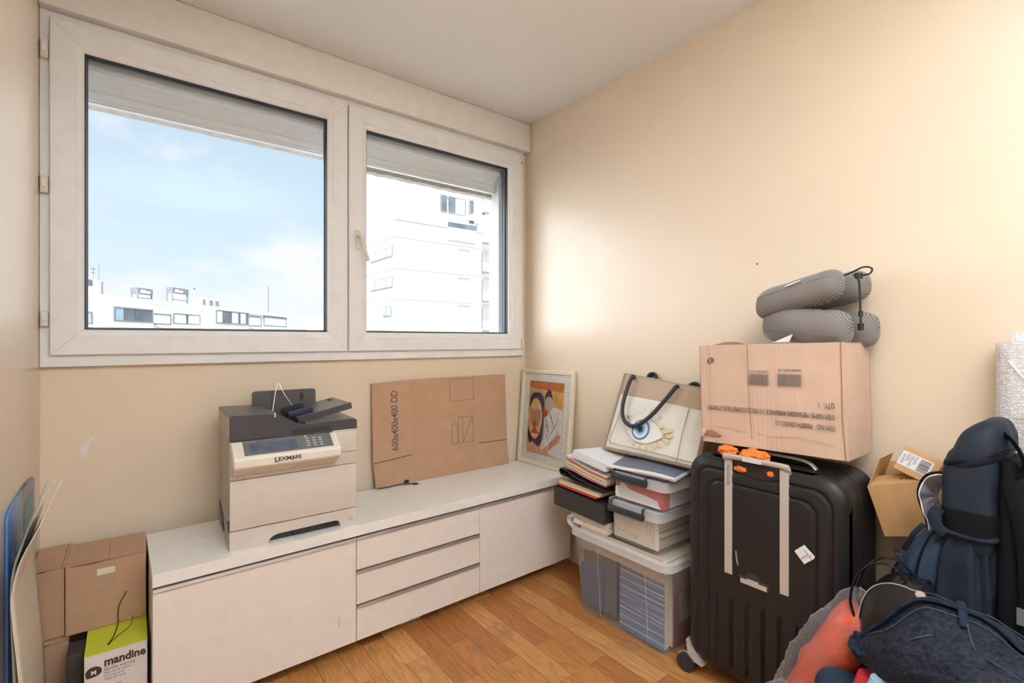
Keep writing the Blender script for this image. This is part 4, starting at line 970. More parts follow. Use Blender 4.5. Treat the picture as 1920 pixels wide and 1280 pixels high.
# ------------------------------------------------------------ bubble wrapped panel
m_bub = bpy.data.materials.new('bubble_wrap'); m_bub.use_nodes = True
def bubble():
    nt = m_bub.node_tree; nt.nodes.clear(); L = nt.links.new
    out = NN(nt, 'ShaderNodeOutputMaterial'); p = NN(nt, 'ShaderNodeBsdfPrincipled'); p.inputs['Base Color'].default_value = (.86, .87, .90, 1); p.inputs['Roughness'].default_value = .25
    tr = NN(nt, 'ShaderNodeBsdfTransparent'); mx = NN(nt, 'ShaderNodeMixShader'); tc = NN(nt, 'ShaderNodeTexCoord')
    v = NN(nt, 'ShaderNodeTexVoronoi'); v.inputs['Scale'].default_value = 140; v.inputs['Randomness'].default_value = .6; L(tc.outputs['Object'], v.inputs[0])
    r = NN(nt, 'ShaderNodeMapRange'); L(v.outputs[0], r.inputs[0]); r.inputs['From Min'].default_value = .3; r.inputs['From Max'].default_value = .6; r.inputs['To Min'].default_value = .72; r.inputs['To Max'].default_value = .52
    b = NN(nt, 'ShaderNodeBump'); b.inputs['Strength'].default_value = .6; b.inputs['Distance'].default_value = .004; b.invert = True; L(v.outputs[0], b.inputs['Height']); L(b.outputs[0], p.inputs['Normal'])
    L(r.outputs[0], mx.inputs[0]); L(tr.outputs[0], mx.inputs[1]); L(p.outputs[0], mx.inputs[2]); L(mx.outputs[0], out.inputs[0])
bubble()
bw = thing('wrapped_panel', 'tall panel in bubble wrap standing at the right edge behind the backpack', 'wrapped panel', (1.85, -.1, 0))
obj('panel', B(1.845, 1.875, -.40, .19, .01, .985), mat('mottled_brown', (.16, .125, .105), .95, var=.3, vscale=120), bw, world=True)  # brown slab inside, makes the lower part of the wrap darker
bm = rbox(1.805, 1.888, -.45, .243, 0, 1.225, .03, n=5); bmesh.ops.recalc_face_normals(bm, faces=bm.faces); bmesh.ops.bevel(bm, geom=[e for e in bm.edges if all(v.co.z > 1.2 for v in e.verts)], offset=.03, segments=4, affect='EDGES')
obj('bubble_wrap', bm, m_bub, bw, world=True, smooth=True)
obj('wrap_top', B(1.83, 1.872, -.40, .22, 1.0, 1.20, bev=.012), mat('plain_white', (.78, .78, .80), .6), bw, world=True, smooth=True)  # pale slab inside, keeps the upper part of the wrap whiter
obj('tape_edge', tube([(1.803, .215, 1.15), (1.80, .19, 1.11), (1.803, .165, 1.08)], .0022, seg=6), mat('shiny_tape', (.85, .85, .88), .15), bw, world=True)

# ------------------------------------------------------------ backpack
m_nv = mat('navy_nylon', (.016, .024, .040), .6, spec=.25, bump=.12, bscale=60, var=.1, vscale=12); m_nvd = mat('black_nylon', (.007, .008, .010), .8, spec=.15); m_nvl = mat('blue_nylon', (.030, .050, .090), .6, spec=.25, bump=.15, bscale=50)
m_web = mat('navy_webbing', (.012, .018, .030), .7, spec=.2, bump=.3, bscale=500)
bk = thing('backpack', 'navy blue hiking backpack standing upright, side pocket unzipped, at the right of the suitcase', 'backpack', (1.66, .25, 0)); kb = dict(parent=bk, world=True, smooth=True)
def fold(amp, fr, seed, pw=1):
    def f(p, a, t):
        w = amp*(noise.noise(Vector((math.cos(a)*fr, math.sin(a)*fr, p.z*6+seed)))+.5*noise.noise(Vector((p.x*25, p.y*25, p.z*14+seed)))); return p+Vector((math.cos(a)*w, math.sin(a)*w, 0))
    return f
keys = [(1.665, .285, .0, .09, .085, 3), (1.665, .285, .30, .10, .09, 3), (1.665, .280, .52, .10, .085, 3), (1.665, .270, .66, .10, .070, 3), (1.665, .262, .72, .095, .052, 3)]
def pleat(p, a, t):
    w = .007*math.sin(a*14+.8*math.sin(p.z*9))*(.35+.65*t)+.006*noise.noise(p*14); return p+Vector((math.cos(a)*w, math.sin(a)*w, 0))
obj('lower_body', loft(interp_secs(keys, 40), 120, fn=pleat), m_nv, **kb)
obj('side_band', tube([(1.60, .322, .744), (1.575, .310, .742), (1.566, .285, .738), (1.565, .25, .735), (1.567, .22, .737), (1.585, .205, .742)], .006, seg=10, flat=1), m_web, **kb)
keys = [(1.665, .258, .70, .092, .052, 3.2), (1.665, .254, .76, .096, .055, 3.4), (1.665, .256, .83, .097, .055, 3.4), (1.665, .256, .88, .096, .056, 3.2), (1.665, .252, .915, .092, .052, 3), (1.665, .247, .93, .086, .047, 3)]
obj('upper_body', loft(interp_secs(keys, 30), 80, fn=fold(.006, 2, 3)), m_nv, **kb)
obj('compression_panel', loft(interp_secs([(1.665, .254, .732, .101, .057, 3.3), (1.665, .254, .765, .103, .060, 3.4), (1.665, .254, .785, .103, .060, 3.4), (1.665, .254, .796, .102, .059, 3.3)], 8), 60), m_nvd, **kb)
keys = [(1.665, .250, .905, .090, .058, 3), (1.665, .247, .92, .098, .060, 3), (1.665, .243, .95, .098, .055, 2.8), (1.665, .238, .975, .092, .045, 2.6), (1.665, .232, .995, .080, .032, 2.4), (1.665, .228, 1.006, .055, .016, 2.2), (1.665, .226, 1.009, .02, .006, 2)]
def lidf(p, a, t):
    p = p.copy(); p.z += (p.y-.24)*-.45*(1-t*.4); w = .005*noise.noise(p*22); return p+Vector((math.cos(a)*w, math.sin(a)*w, 0))
lid = obj('top_lid', loft(interp_secs(keys, 26), 70, fn=lidf), m_nv, **kb)
def lidring(z, g, r, m, nm, a0, a1):
    P = []
    for i in range(30):
        a = a0+(a1-a0)*i/29; c, s = math.cos(a), math.sin(a)
        x = 1.665+(.098+g)*math.copysign(abs(c)**(2/3), c); y = .248+(.060+g)*math.copysign(abs(s)**(2/3), s); P.append((x, y, z+(y-.24)*-.45))
    obj(nm, tube(P, r, seg=6, smoothn=0), m, parent=lid, world=True, smooth=True)
lidring(.925, .001, .003, m_nvd, 'zipper', PI*.45, PI*1.6); lidring(.931, .0005, .0022, m_web, 'zipper_piping', PI*.45, PI*1.6)
obj('haul_loop', tube([(1.60, .196, .985), (1.59, .180, .968), (1.588, .166, .935), (1.592, .166, .905), (1.60, .178, .898), (1.61, .192, .915)], .014, seg=8, flat=.25, up=(0, 1, 0)), m_nvd, **kb)
obj('back_panel', loft(interp_secs([(1.67, .185, .0, .10, .035, 3), (1.67, .182, .4, .11, .035, 3), (1.67, .184, .7, .10, .030, 3), (1.67, .192, .92, .085, .018, 3)], 16), 40, fn=fold(.004, 2, 8)), m_nvd, **kb)
obj('shoulder_strap', tube([(1.575, .178, .88), (1.562, .160, .80), (1.560, .150, .70), (1.562, .150, .58), (1.58, .165, .45)], .022, seg=10, flat=.4, up=(1, 0, 0)), m_nvd, **kb)
obj('padded_patch', B(1.548, 1.556, .160, .172, .575, .61), mat('grey_mesh_patch', (.14, .15, .17), .7), parent=bk, world=True)
# front pocket low on the left
keys = [(1.635, .345, .50, .06, .040, 2.6), (1.635, .350, .55, .072, .052, 2.6), (1.635, .352, .60, .074, .052, 2.6), (1.635, .342, .65, .070, .044, 2.6), (1.635, .330, .69, .06, .034, 2.5), (1.635, .318, .725, .045, .02, 2.4), (1.635, .312, .74, .02, .008, 2)]
fp = obj('front_pocket', loft(interp_secs(keys, 28), 60, fn=fold(.008, 2.5, 5)), m_nvl, **kb)
obj('pocket_zipper', tube([(1.566, .315, .735), (1.562, .330, .705), (1.560, .343, .66), (1.559, .350, .61), (1.560, .345, .555), (1.562, .335, .52)], .0028, seg=6), m_nvd, parent=fp, world=True, smooth=True)
obj('pocket_strap', tube([(1.565, .395, .665), (1.562, .385, .64), (1.565, .396, .615), (1.57, .40, .60)], .008, seg=6, flat=.3), m_web, parent=fp, world=True)
obj('buckle', B(1.556, 1.566, .378, .394, .640, .655, bev=.002), m_black, parent=fp, world=True)
# unzipped pocket leaf with grey lining
P = [(.302, .868), (.318, .866), (.334, .857), (.346, .838), (.352, .812), (.350, .790), (.344, .768), (.337, .748), (.331, .722), (.318, .742), (.305, .765)]
S = [p for p in smoothpath([(0, *p) for p in P], 4)]
bm = nb(); c = bm.verts.new((1.625, .322, .805)); R_ = [bm.verts.new((1.598+.004*math.sin(i*.7), p.y, p.z)) for i, p in enumerate(S)]
mid_ = [bm.verts.new((1.618+.003*math.sin(i*1.1), .5*(p.y+.322), .5*(p.z+.805))) for i, p in enumerate(S)]
for i in range(len(S)-1): bm.faces.new((R_[i], R_[i+1], mid_[i+1], mid_[i])); bm.faces.new((mid_[i], mid_[i+1], c))
o = obj('open_pocket_lining', bm, mat('grey_lining', (.13, .12, .15), .5, sheen=.3), **kb); solid(o, .002)
obj('lining_piping', tube([(1.596+.004*math.sin(i*.7), p.y, p.z) for i, p in enumerate(S[:33])], .0016, seg=6, smoothn=0), mat('white_piping', (.75, .74, .76), .4), parent=o, world=True, smooth=True)
obj('pocket_edge', tube([(1.603, p.y+.003, p.z+.003) for p in S[:33]], .004, seg=6, smoothn=0), m_nvd, parent=o, world=True, smooth=True)
obj('webbing_strap', tube([(1.575, .308, .79), (1.566, .318, .77), (1.562, .308, .745), (1.563, .295, .735)], .012, seg=8, flat=.25, up=(1, 0, 0)), m_web, **kb)
obj('webbing_strap', tube([(1.563, .335, .745), (1.555, .352, .72), (1.560, .366, .69), (1.57, .378, .665)], .006, seg=8, flat=.4, up=(1, 0, 0)), m_web, **kb)
bm = tube([(1.565, .392, .585), (1.540, .41, .575), (1.52, .432, .535), (1.50, .445, .49)], .006, seg=6, flat=.4); obj('hanging_strap', bm, m_web, **kb)

# ------------------------------------------------------------ clothes, handbag, jeans
m_blue = mat('dark_blue_cotton', (.020, .045, .085), .85, bump=.4, bscale=30, var=.15)
def heap(secs, seg, amp, seed):
    def f(p, a, t):
        w = amp*noise.fractal(p*7+Vector((seed, 0, 0)), 1.0, 2.0, 3); return p+Vector((math.cos(a)*w, math.sin(a)*w, w*.4 if t > .05 else 0))
    return loft(interp_secs(secs, 26), seg, fn=f)
o = obj('clothes_bundle', heap([(1.44, .20, 0, .13, .20, 3), (1.44, .20, .15, .135, .21, 3), (1.42, .20, .32, .13, .20, 3), (1.42, .20, .41, .11, .18, 2.6), (1.42, .20, .445, .06, .10, 2.4)], 80, .018, 1), m_blue, smooth=True)
tag(o, 'bundle of dark blue clothes on the floor under the jeans', 'clothes')
o = obj('garment', heap([(1.40, .45, 0, .05, .06, 2.4), (1.40, .45, .2, .055, .065, 2.6), (1.40, .46, .31, .05, .06, 2.6), (1.40, .46, .355, .035, .045, 2.4), (1.40, .455, .375, .015, .02, 2)], 60, .012, 4), mat('dark_navy_knit', (.015, .035, .07), .9, bump=.4, bscale=80), smooth=True); tag(o, 'dark navy garment left of the red cloth at the bottom edge', 'clothes')
o = obj('red_cloth', heap([(1.33, .385, .0, .045, .03, 2.4), (1.33, .385, .25, .045, .032, 2.6), (1.335, .388, .38, .04, .028, 2.6), (1.34, .392, .438, .02, .014, 2.2)], 50, .008, 7), mat('red_cotton', (.55, .02, .03), .7, bump=.4, bscale=60), smooth=True); tag(o, 'bright red cloth poking out under the jeans', 'clothes')
o = obj('light_blue_shirt', heap([(1.27, .31, .0, .05, .05, 2.4), (1.27, .315, .25, .05, .055, 2.6), (1.275, .325, .40, .045, .052, 2.6), (1.29, .335, .466, .022, .03, 2.2)], 60, .010, 9), mat('light_blue_cotton', (.36, .52, .68), .75, bump=.4, bscale=60, var=.05, vscale=300), smooth=True); tag(o, 'light blue striped shirt at the bottom edge under the jeans', 'clothes')
# glossy handbag
hbg = thing('handbag', 'glossy black handbag with clear piping, wedged between suitcase and jeans', 'handbag', (1.50, .39, .40)); kh = dict(parent=hbg, world=True, smooth=True)
HP = [(.446, .36), (.449, .45), (.447, .50), (.438, .545), (.424, .578), (.402, .602), (.372, .615), (.338, .614), (.31, .59), (.30, .36)]
HS = [(p.y, p.z) for p in smoothpath([(0, *p) for p in HP], 4)]
bm = nb(); rows = []
for j, (xx, sc_) in enumerate(((1.475, .90), (1.465, .97), (1.475, 1.0), (1.52, 1.0), (1.545, 1.0), (1.553, .97), (1.553, .9))):
    rows.append([bm.verts.new((xx-(.012 if j == 0 else 0), .375+(y-.375)*sc_, .47+(z-.47)*sc_)) for y, z in HS])
for i in range(len(rows)-1):
    for k2 in range(len(HS)): bm.faces.new((rows[i][k2], rows[i][(k2+1) % len(HS)], rows[i+1][(k2+1) % len(HS)], rows[i+1][k2]))
prev = rows[0]
for xx, sc_ in ((1.456, .8), (1.450, .6), (1.447, .35), (1.446, .1)):
    cur = [bm.verts.new((xx, .375+(y-.375)*sc_, .47+(z-.47)*sc_)) for y, z in HS]
    for k2 in range(len(HS)): bm.faces.new((prev[k2], prev[(k2+1) % len(HS)], cur[(k2+1) % len(HS)], cur[k2]))
    prev = cur
bm.faces.new(prev); bm.faces.new(rows[-1][::-1])
m_pat = mat('black_patent_leather', (.008, .009, .012), .25, coat=.3)
obj('bag_body', bm, m_pat, **kh)
obj('clear_piping', tube([(1.462, .375+(y-.375)*.985, .47+(z-.47)*.985) for y, z in HS[:32]], .0013, seg=8, smoothn=0), clear('clear_vinyl', (.7, .75, .75), .35, rough=.1), **kh)
for dx in (0, .05): obj('bag_strap', tube([(1.468+dx, .444, .47), (1.462+dx, .462, .53), (1.466+dx, .455, .585), (1.472+dx, .432, .628), (1.476+dx, .402, .648), (1.48+dx, .372, .645), (1.485+dx, .352, .62)], .006, seg=8, flat=.5, up=(0, 1, 0)), m_pat, **kh)
# orange garment in a clear bag
og = obj('orange_garment', tube([(1.50, .610, .02), (1.50, .590, .16), (1.495, .553, .27), (1.49, .510, .36), (1.50, .470, .45), (1.51, .450, .50)], .050, seg=28, rf=lambda t: (.9+.25*math.sin(t*2.6))*(1-max(0, t-.8)*1.6), smoothn=8), mat('orange_cotton', (.68, .085, .03), .7, bump=.3, bscale=25, var=.08))
for v in og.data.vertices: w = .012*noise.noise(v.co*14); v.co += Vector((w, w, 0))
shade(og); tag(og, 'orange garment inside the clear plastic bag beside the suitcase', 'clothes')
pb = obj('plastic_bag', tube([(1.485, .625, .0), (1.485, .605, .15), (1.48, .565, .27), (1.478, .522, .36), (1.49, .475, .46), (1.52, .445, .545)], .066, seg=64, rf=lambda t: (.9+.15*math.sin(t*3))*(1-max(0, t-.75)*2.4), smoothn=14), clear('clear_film', (.90, .90, .93), .09, rough=.08, ior=1.35, bump=1.0, bscale=55))
for v in pb.data.vertices:
    w = .014*noise.noise(v.co*16)+.010*abs(noise.noise(v.co*38)); v.co += Vector((w, w, w*.4)); v.co.z = max(v.co.z, .002)
shade(pb, 3); tag(pb, 'crinkled clear plastic bag around the orange garment beside the suitcase', 'plastic bag')
pb2 = obj('plastic_wrap', petal((1.46, .625, .20), .042, seed=5, sq=(1, 1.1, .8)), clear('clear_film_pale', (.9, .9, .92), .10, rough=.15, bump=1.0, bscale=50), smooth=True); tag(pb2, 'scrunched wad of clear film at the bottom edge before the suitcase', 'plastic wrap')
# jeans
rows = [[(1.47, .452, .432), (1.46, .393, .518), (1.47, .323, .599), (1.48, .254, .598), (1.48, .185, .587), (1.48, .123, .556)],
 [(1.405, .440, .440), (1.36, .361, .519), (1.36, .294, .575), (1.36, .225, .584), (1.36, .163, .583), (1.36, .106, .572)],
 [(1.37, .418, .446), (1.28, .331, .518), (1.25, .262, .560), (1.24, .198, .583), (1.23, .141, .590), (1.22, .083, .590)],
 [(1.34, .402, .466), (1.26, .326, .513), (1.2, .244, .551), (1.16, .172, .572), (1.12, .11, .588), (1.1, .05, .59)]]
def cr(P, t):
    K = len(P)-1; t = min(max(t, 0), .99999)*K; k = int(t); f = t-k; p0, p1, p2, p3 = (Vector(P[max(k-1, 0)]), Vector(P[k]), Vector(P[k+1]), Vector(P[min(k+2, K)]))
    return .5*((2*p1)+(-p0+p2)*f+(2*p0-5*p1+4*p2-p3)*f*f+(-p0+3*p1-3*p2+p3)*f**3)
def jmid(s, t): return cr([cr(r, s) for r in rows], t)
def jfold(s, t):
    w = .009*math.sin(9*t+5*s+3*noise.noise(Vector((s*2, t*2, 0))))+.016*noise.noise(Vector((s*4, t*8, 2)))+.012*abs(noise.noise(Vector((s*6+t*3, t*13-s*4, 5))))+.004*noise.noise(Vector((s*22, t*36, 5)))
    return w*min(1, t*6+.3)
def jtop(s, t): p = jmid(s, t); p.z += jfold(s, t); return p
def jbot(s, t):
    p = jmid(s, t); e = min(1, 6*min(s, 1-s), 6*min(t, 1-t)); p.z -= .004+.030*e; return p
bm = nb(); nu, nv = 110, 80
T_ = [[bm.verts.new(jtop(i/nu, j/nv)) for j in range(nv+1)] for i in range(nu+1)]; U_ = [[bm.verts.new(jbot(i/nu, j/nv)) for j in range(nv+1)] for i in range(nu+1)]
for i in range(nu):
    for j in range(nv): bm.faces.new((T_[i][j], T_[i+1][j], T_[i+1][j+1], T_[i][j+1])); bm.faces.new((U_[i][j], U_[i][j+1], U_[i+1][j+1], U_[i+1][j]))
for i in range(nu): bm.faces.new((T_[i][0], U_[i][0], U_[i+1][0], T_[i+1][0])); bm.faces.new((T_[i][nv], T_[i+1][nv], U_[i+1][nv], U_[i][nv]))
for j in range(nv): bm.faces.new((T_[0][j], T_[0][j+1], U_[0][j+1], U_[0][j])); bm.faces.new((T_[nu][j], U_[nu][j], U_[nu][j+1], T_[nu][j+1]))
jn = thing('jeans', 'dark indigo jeans thrown over the clothes, button and waistband showing', 'jeans', (1.35, .25, .40)); kj = dict(parent=jn, world=True)
m_den = mat('dark_denim', (.023, .027, .040), .9, var=.5, vscale=110, bump=.9, bscale=40, spec=.15)
obj('denim', bm, m_den, smooth=True, **kj)
def on(s, t, dz=.004): p = jtop(s, t); p.z += dz; return tuple(p)
m_den2 = mat('denim_band', (.018, .027, .050), .9, var=.4, vscale=60, bump=.4, bscale=300, spec=.15); m_st = mat('denim_stitch', (.06, .08, .13), .8)
obj('waistband', tube([on(s/12*.95, .10, .002) for s in range(13)], .017, seg=10, flat=.35), m_den2, smooth=True, **kj)
obj('waistband', tube([on(.01, .12), on(.015, .35, .006), on(.02, .6, .004), on(.03, .8, .002)], .012, seg=10, flat=.5), m_den2, smooth=True, **kj)
bm = nb()
for tt in (.035, .165): tube([on(s/14*.95, tt, .0055) for s in range(15)], .0011, bm=bm, seg=5)
tube([on(.62, .2), on(.64, .35, .003), on(.70, .5, .003), on(.82, .6, .003), on(.97, .66, .003)], .0012, bm=bm, seg=5); tube([on(.20, .28, .003), on(.26, .42, .003), on(.36, .46, .003), on(.44, .40, .003)], .0012, bm=bm, seg=5)
obj('stitching', bm, m_st, **kj)
for s in (.60, .03): obj('belt_loop', tube([on(s, .0, .006), on(s, .06, .014), on(s+.005, .16, .012), on(s+.01, .22, .003)], .008, seg=8, flat=.4), m_den2, smooth=True, **kj)
c = Vector(on(.40, .10, .012)); bm = nb()
Mb = Matrix.Translation(c) @ Matrix.Rotation(-.7, 4, 'Y'); pts = ell(0, 0, .0105, .0105, 22)
lo = [bm.verts.new(Mb @ Vector((x, y, 0))) for x, y in pts]; hi = [bm.verts.new(Mb @ Vector((x*.85, y*.85, .004))) for x, y in pts]
bm.faces.new(lo[::-1]); bm.faces.new(hi)
for i in range(22): bm.faces.new((lo[i], lo[(i+1) % 22], hi[(i+1) % 22], hi[i]))
obj('button', bm, mat('antique_brass', (.42, .36, .30), .4, metal=.6, var=.3, vscale=300), **kj)

# ------------------------------------------------------------ left corner: cartons, board, posters
def carton(label, x0, x1, y0, y1, z0, z1, flap, m=m_card, gap=None):
    t = thing('cardboard_carton', label, 'cardboard box', ((x0+x1)/2, (y0+y1)/2, z0), group=None); k = dict(parent=t, world=True)
    obj('carton_body', B(x0, x1, y0, y1, z0, z1-.003, bev=.001), m, **k)
    g = gap if gap else (x0+x1)/2
    bm = nb(); bx(bm, x0-.001, g-.001, y0-.0015, y1, z1-.003, z1+.001); obj('flap', bm, m, **k)
    bm = nb(); bx(bm, g+.001, x1+.001, y0-.001, y1, z1-.003, z1); obj('flap', bm, m, **k)
    bm = nb(); yy = y0-.0016; pts = [(x0, z1-.0035), (x0+(x1-x0)*.3, z1-.007), (x0+(x1-x0)*.55, z1-.004), (x1, z1-.0035), (x1, z1-.0025), (x0, z1-.0025)]; prism(pts, yy, y0, bm=bm); obj('lid_gap', bm, MC['slot_shadow_brown'], **k)
    return t
c1 = carton('brown carton with small white label, on the yellow topped box beside the sideboard', -.158, .0425, 2.05, 2.255, .284, .500, 0, gap=-.055)
obj('paper_label', B(-.083, -.038, 2.0485, 2.0499, .452, .472), m_cream, c1, world=True)
obj('clear_tape', B(-.083, -.036, 2.0492, 2.0499, .40, .497), clear('clear_tape2', (.9, .85, .75), .02, rough=.1, ior=1.15), c1, world=True)
carton('plain brown carton in the left corner, upper of its two', -.2375, -.161, 2.06, 2.28, .285, .500, 0, gap=-.166)
c2 = carton('plain brown carton on the floor in the left corner, lower of its two', -.236, -.150, 2.04, 2.28, .0, .281, 0, gap=-.155)
mb = thing('appliance_box', 'box with lime green top and white front lettered mandine, on the floor beside the sideboard', 'box', (-.03, 2.03, 0)); km = dict(parent=mb, world=True)
obj('box_body', B(-.105, .0425, 1.886, 2.24, 0, .281, bev=.001), mat('white_print_card', (.76, .70, .68), .5), **km)
obj('lime_top', B(-.1055, .043, 1.8855, 2.2405, .281, .2825), mat('lime_card', (.66, .70, .05), .5), **km)
m_lg = mat('logo_brown', (.045, .03, .03), .5)
def mt(body, size, x, z, w, m=m_lg, bold=0):
    o = fit(text('printed_lettering', body, size, m, mb, (x-(-.03), 1.8858-2.03, z), (PI/2, 0, 0), bold=bold), w); return o
mt('mandine', .034, -.0605, .240, .098, bold=.0012)
mt('Grille viande', .0165, -.0605, .2245, .072, m_ink2); mt('Meat Grill & Steamer', .009, -.0605, .2155, .064, m_ink2); mt('Grill para carne', .009, -.0605, .2065, .047, m_ink2); mt('Griglia per carne', .009, -.0605, .1975, .050, m_ink2)
mt('1600 W - antiadherente', .006, -.055, .176, .035, m_ink2); mt('2 placas grill', .006, -.055, .168, .035, m_ink2)
em = obj('logo_badge', prism(ell(-.084, .232, .0185, .0155, 24)[:13]+[(-.1015, .224), (-.100, .218), (-.09, .217), (-.074, .220), (-.066, .226)], 1.8845, 1.8858), m_lg, **km)
t = text('logo_letter', 'M', .016, m_paper, mb, (-.090-(-.03), 1.8842-2.03, .2255), (PI/2, 0, 0), bold=.0008)
obj('lime_spot', prism(ell(-.066, .178, .003, .003, 12), 1.8850, 1.8858), MC['lime_card'], **km)
dk = obj('black_case', B(-.148, -.108, 1.94, 2.03, 0, .272, bev=.003), m_blackm); tag(dk, 'narrow black case squeezed between the brown carton and the lime green topped box', 'case')
gl = thing('eyeglasses', 'thin black wire eyeglass temples lying on the lime green box top', 'eyeglasses', (-.04, 1.96, .285)); kg = dict(parent=gl, world=True, smooth=True)
obj('temple', tube([(-.050, 1.925, .2850), (-.038, 1.97, .2862), (-.030, 2.015, .300), (-.030, 2.030, .330), (-.024, 2.035, .355), (-.008, 2.038, .385)], .0016, seg=6), m_black, **kg)
obj('temple', tube([(-.050, 1.925, .2850), (-.030, 1.955, .2868), (-.012, 1.975, .2880), (.002, 1.99, .295), (.008, 2.01, .312)], .0010, seg=6), m_black, **kg)
obj('hinge_tip', tube([(-.052, 1.920, .2848), (-.045, 1.938, .2855)], .0024, seg=6, smoothn=0), m_black, **kg)

# blue printed board against the left wall
bb = thing('printed_board', 'blue printed board with pale pear emblem, leaning against the left wall', 'board', (-.235, 1.92, 0))
outl = [(1.706, .0), (1.706, .752), (1.710, .768), (1.722, .778), (1.78, .782), (1.86, .786), (2.0, .788), (2.11, .780), (2.125, .772), (2.13, .752), (2.13, .0)]
bmat = bpy.data.materials.new('blue_poster_print'); bmat.use_nodes = True
def bluebd():
    nt = bmat.node_tree; b = nt.nodes['Principled BSDF']; L = nt.links.new; tc = NN(nt, 'ShaderNodeTexCoord'); sp = NN(nt, 'ShaderNodeSeparateXYZ'); L(tc.outputs['Object'], sp.inputs[0])
    n = NN(nt, 'ShaderNodeTexNoise'); n.inputs['Scale'].default_value = 9; L(tc.outputs['Object'], n.inputs[0])
    ad = NN(nt, 'ShaderNodeMath', operation='MULTIPLY_ADD'); L(n.outputs[0], ad.inputs[0]); ad.inputs[1].default_value = .12; L(sp.outputs[1], ad.inputs[2])
    r = NN(nt, 'ShaderNodeValToRGB'); mr = NN(nt, 'ShaderNodeMapRange'); L(ad.outputs[0], mr.inputs[0]); mr.inputs['From Min'].default_value = -.16; mr.inputs['From Max'].default_value = .26; L(mr.outputs[0], r.inputs[0])
    e = r.color_ramp.elements; e[0].color = (.10, .30, .78, 1); e[1].color = (.08, .11, .30, 1); k = e.new(.35); k.color = (.05, .32, .66, 1); k = e.new(.6); k.color = (.02, .09, .16, 1)
    L(r.outputs[0], b.inputs['Base Color']); b.inputs['Roughness'].default_value = .25
bluebd()
obj('board_sheet', prism(outl, -.2405, -.2355, axis='x'), bmat, bb, world=True)
m_pear = mat('pale_green_print', (.50, .68, .68), .4)
obj('pear_emblem', prism(ell(1.785, .626, .022, .043, 24), -.2353, -.2350, axis='x'), m_pear, bb, world=True)
obj('pear_emblem', prism(ell(1.788, .672, .010, .013, 16), -.2353, -.2350, axis='x'), m_pear, bb, world=True)
obj('green_panel', prism(rrect(1.93, 2.105, .50, .745, .03), -.2353, -.2350, axis='x'), mat('teal_print', (.08, .24, .25), .4), bb, world=True)
obj('oval_print', prism(ell(1.985, .63, .028, .06, 24), -.2349, -.2347, axis='x'), mat('olive_print', (.13, .20, .15), .4), bb, world=True)
# curling poster sheets
def poster(label, prof, y0, far, m, zs):
    S = smoothpath([(a, 0, b) for a, b in prof], 6); bm = nb(); V = []
    for p in S:
        k2 = min(max((p.z-zs[0])/(zs[1]-zs[0]), 0), 1); yf = far+(y0+.016-far)*(k2*k2*(3-2*k2))
        V.append([bm.verts.new((p.x, y0+(yf-y0)*j/8, p.z)) for j in range(9)])
    for i in range(len(V)-1):
        for j in range(8): bm.faces.new((V[i][j], V[i+1][j], V[i+1][j+1], V[i][j+1]))
    o = obj('poster', bm, m, smooth=True); solid(o, .0022, off=0); tag(o, label, 'poster', 'curling sheets in the left corner'); return o
m_ps = mat('cream_poster', (.74, .68, .58), .35); m_ps2 = mat('grey_green_poster', (.36, .40, .38), .3)
poster('nearest cream curling sheet leaning in the left corner beside the cartons', [(-.190, .0), (-.195, .25), (-.203, .408), (-.2155, .58), (-.2130, .63), (-.200, .69), (-.170, .76), (-.131, .86)], 1.60, 1.955, m_ps, (.69, .765))
poster('grey-green curling sheet between the blue board and the nearest cream sheet', [(-.205, .0), (-.208, .3), (-.2165, .52), (-.2165, .645), (-.203, .71), (-.180, .79), (-.156, .867)], 1.608, 1.95, m_ps2, (.72, .80))
poster('narrow cream curling sheet whose tip stands between the other two sheets', [(-.210, .0), (-.212, .3), (-.2175, .55), (-.2150, .66), (-.198, .73), (-.178, .79), (-.145, .862)], 1.616, 1.948, m_ps, (.74, .80))

# ------------------------------------------------------------ buildings opposite
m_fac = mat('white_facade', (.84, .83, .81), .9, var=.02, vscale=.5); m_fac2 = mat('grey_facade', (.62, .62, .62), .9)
m_gl = mat('building_glass', (.10, .125, .15), .15, var=.3, vscale=.6); m_fr2 = mat('dark_window_frame', (.16, .17, .19), .6); m_cur = mat('pale_curtain', (.60, .62, .62), .9, var=.1, vscale=3)
m_seamb = mat('panel_joint', (.36, .36, .36), .9); m_bgl = mat('blue_building_glass', (.24, .36, .46), .12)
ra = math.atan2(.793, .609)
ab = thing('apartment_building', 'long low white apartment building with bay windows, seen through the left window pane', 'building', (-2.9, 60.5, 0), (0, 0, ra))
obj('facade', B(-14, 40.7, 0, 12, -30, 5.4), m_fac, ab)
obj('roof_parapet', B(-14, 40.7, -.25, .3, 5.2, 5.6), m_fac, ab)
obj('bay', B(.2, 6.2, -1.4, -.01, -30, 4.95), m_fac, ab); obj('bay', B(16.6, 25.3, -1.4, -.01, -30, 5.45), m_fac, ab)
def bwin(x0, x1, z0, z1, y, panes, name='window', fr=.14):
    w = obj(name, frame(x0, x1, z0, z1, [(0, y+.1), (0, y-.10), (fr, y-.10), (fr, y+.1)], gap=0), m_fr2, ab)
    for i, (a, b, m) in enumerate(panes): obj('pane', B(x0+fr+(x1-x0-2*fr)*a+.03, x0+fr+(x1-x0-2*fr)*b-.03, y-.06, y+.02, z0+fr, z1-fr), m, w)
bwin(.85, 6.0, 3.02, 4.45, -1.42, [(0, .22, m_bgl), (.22, .52, m_gl), (.52, 1, m_gl)], 'bay_window')
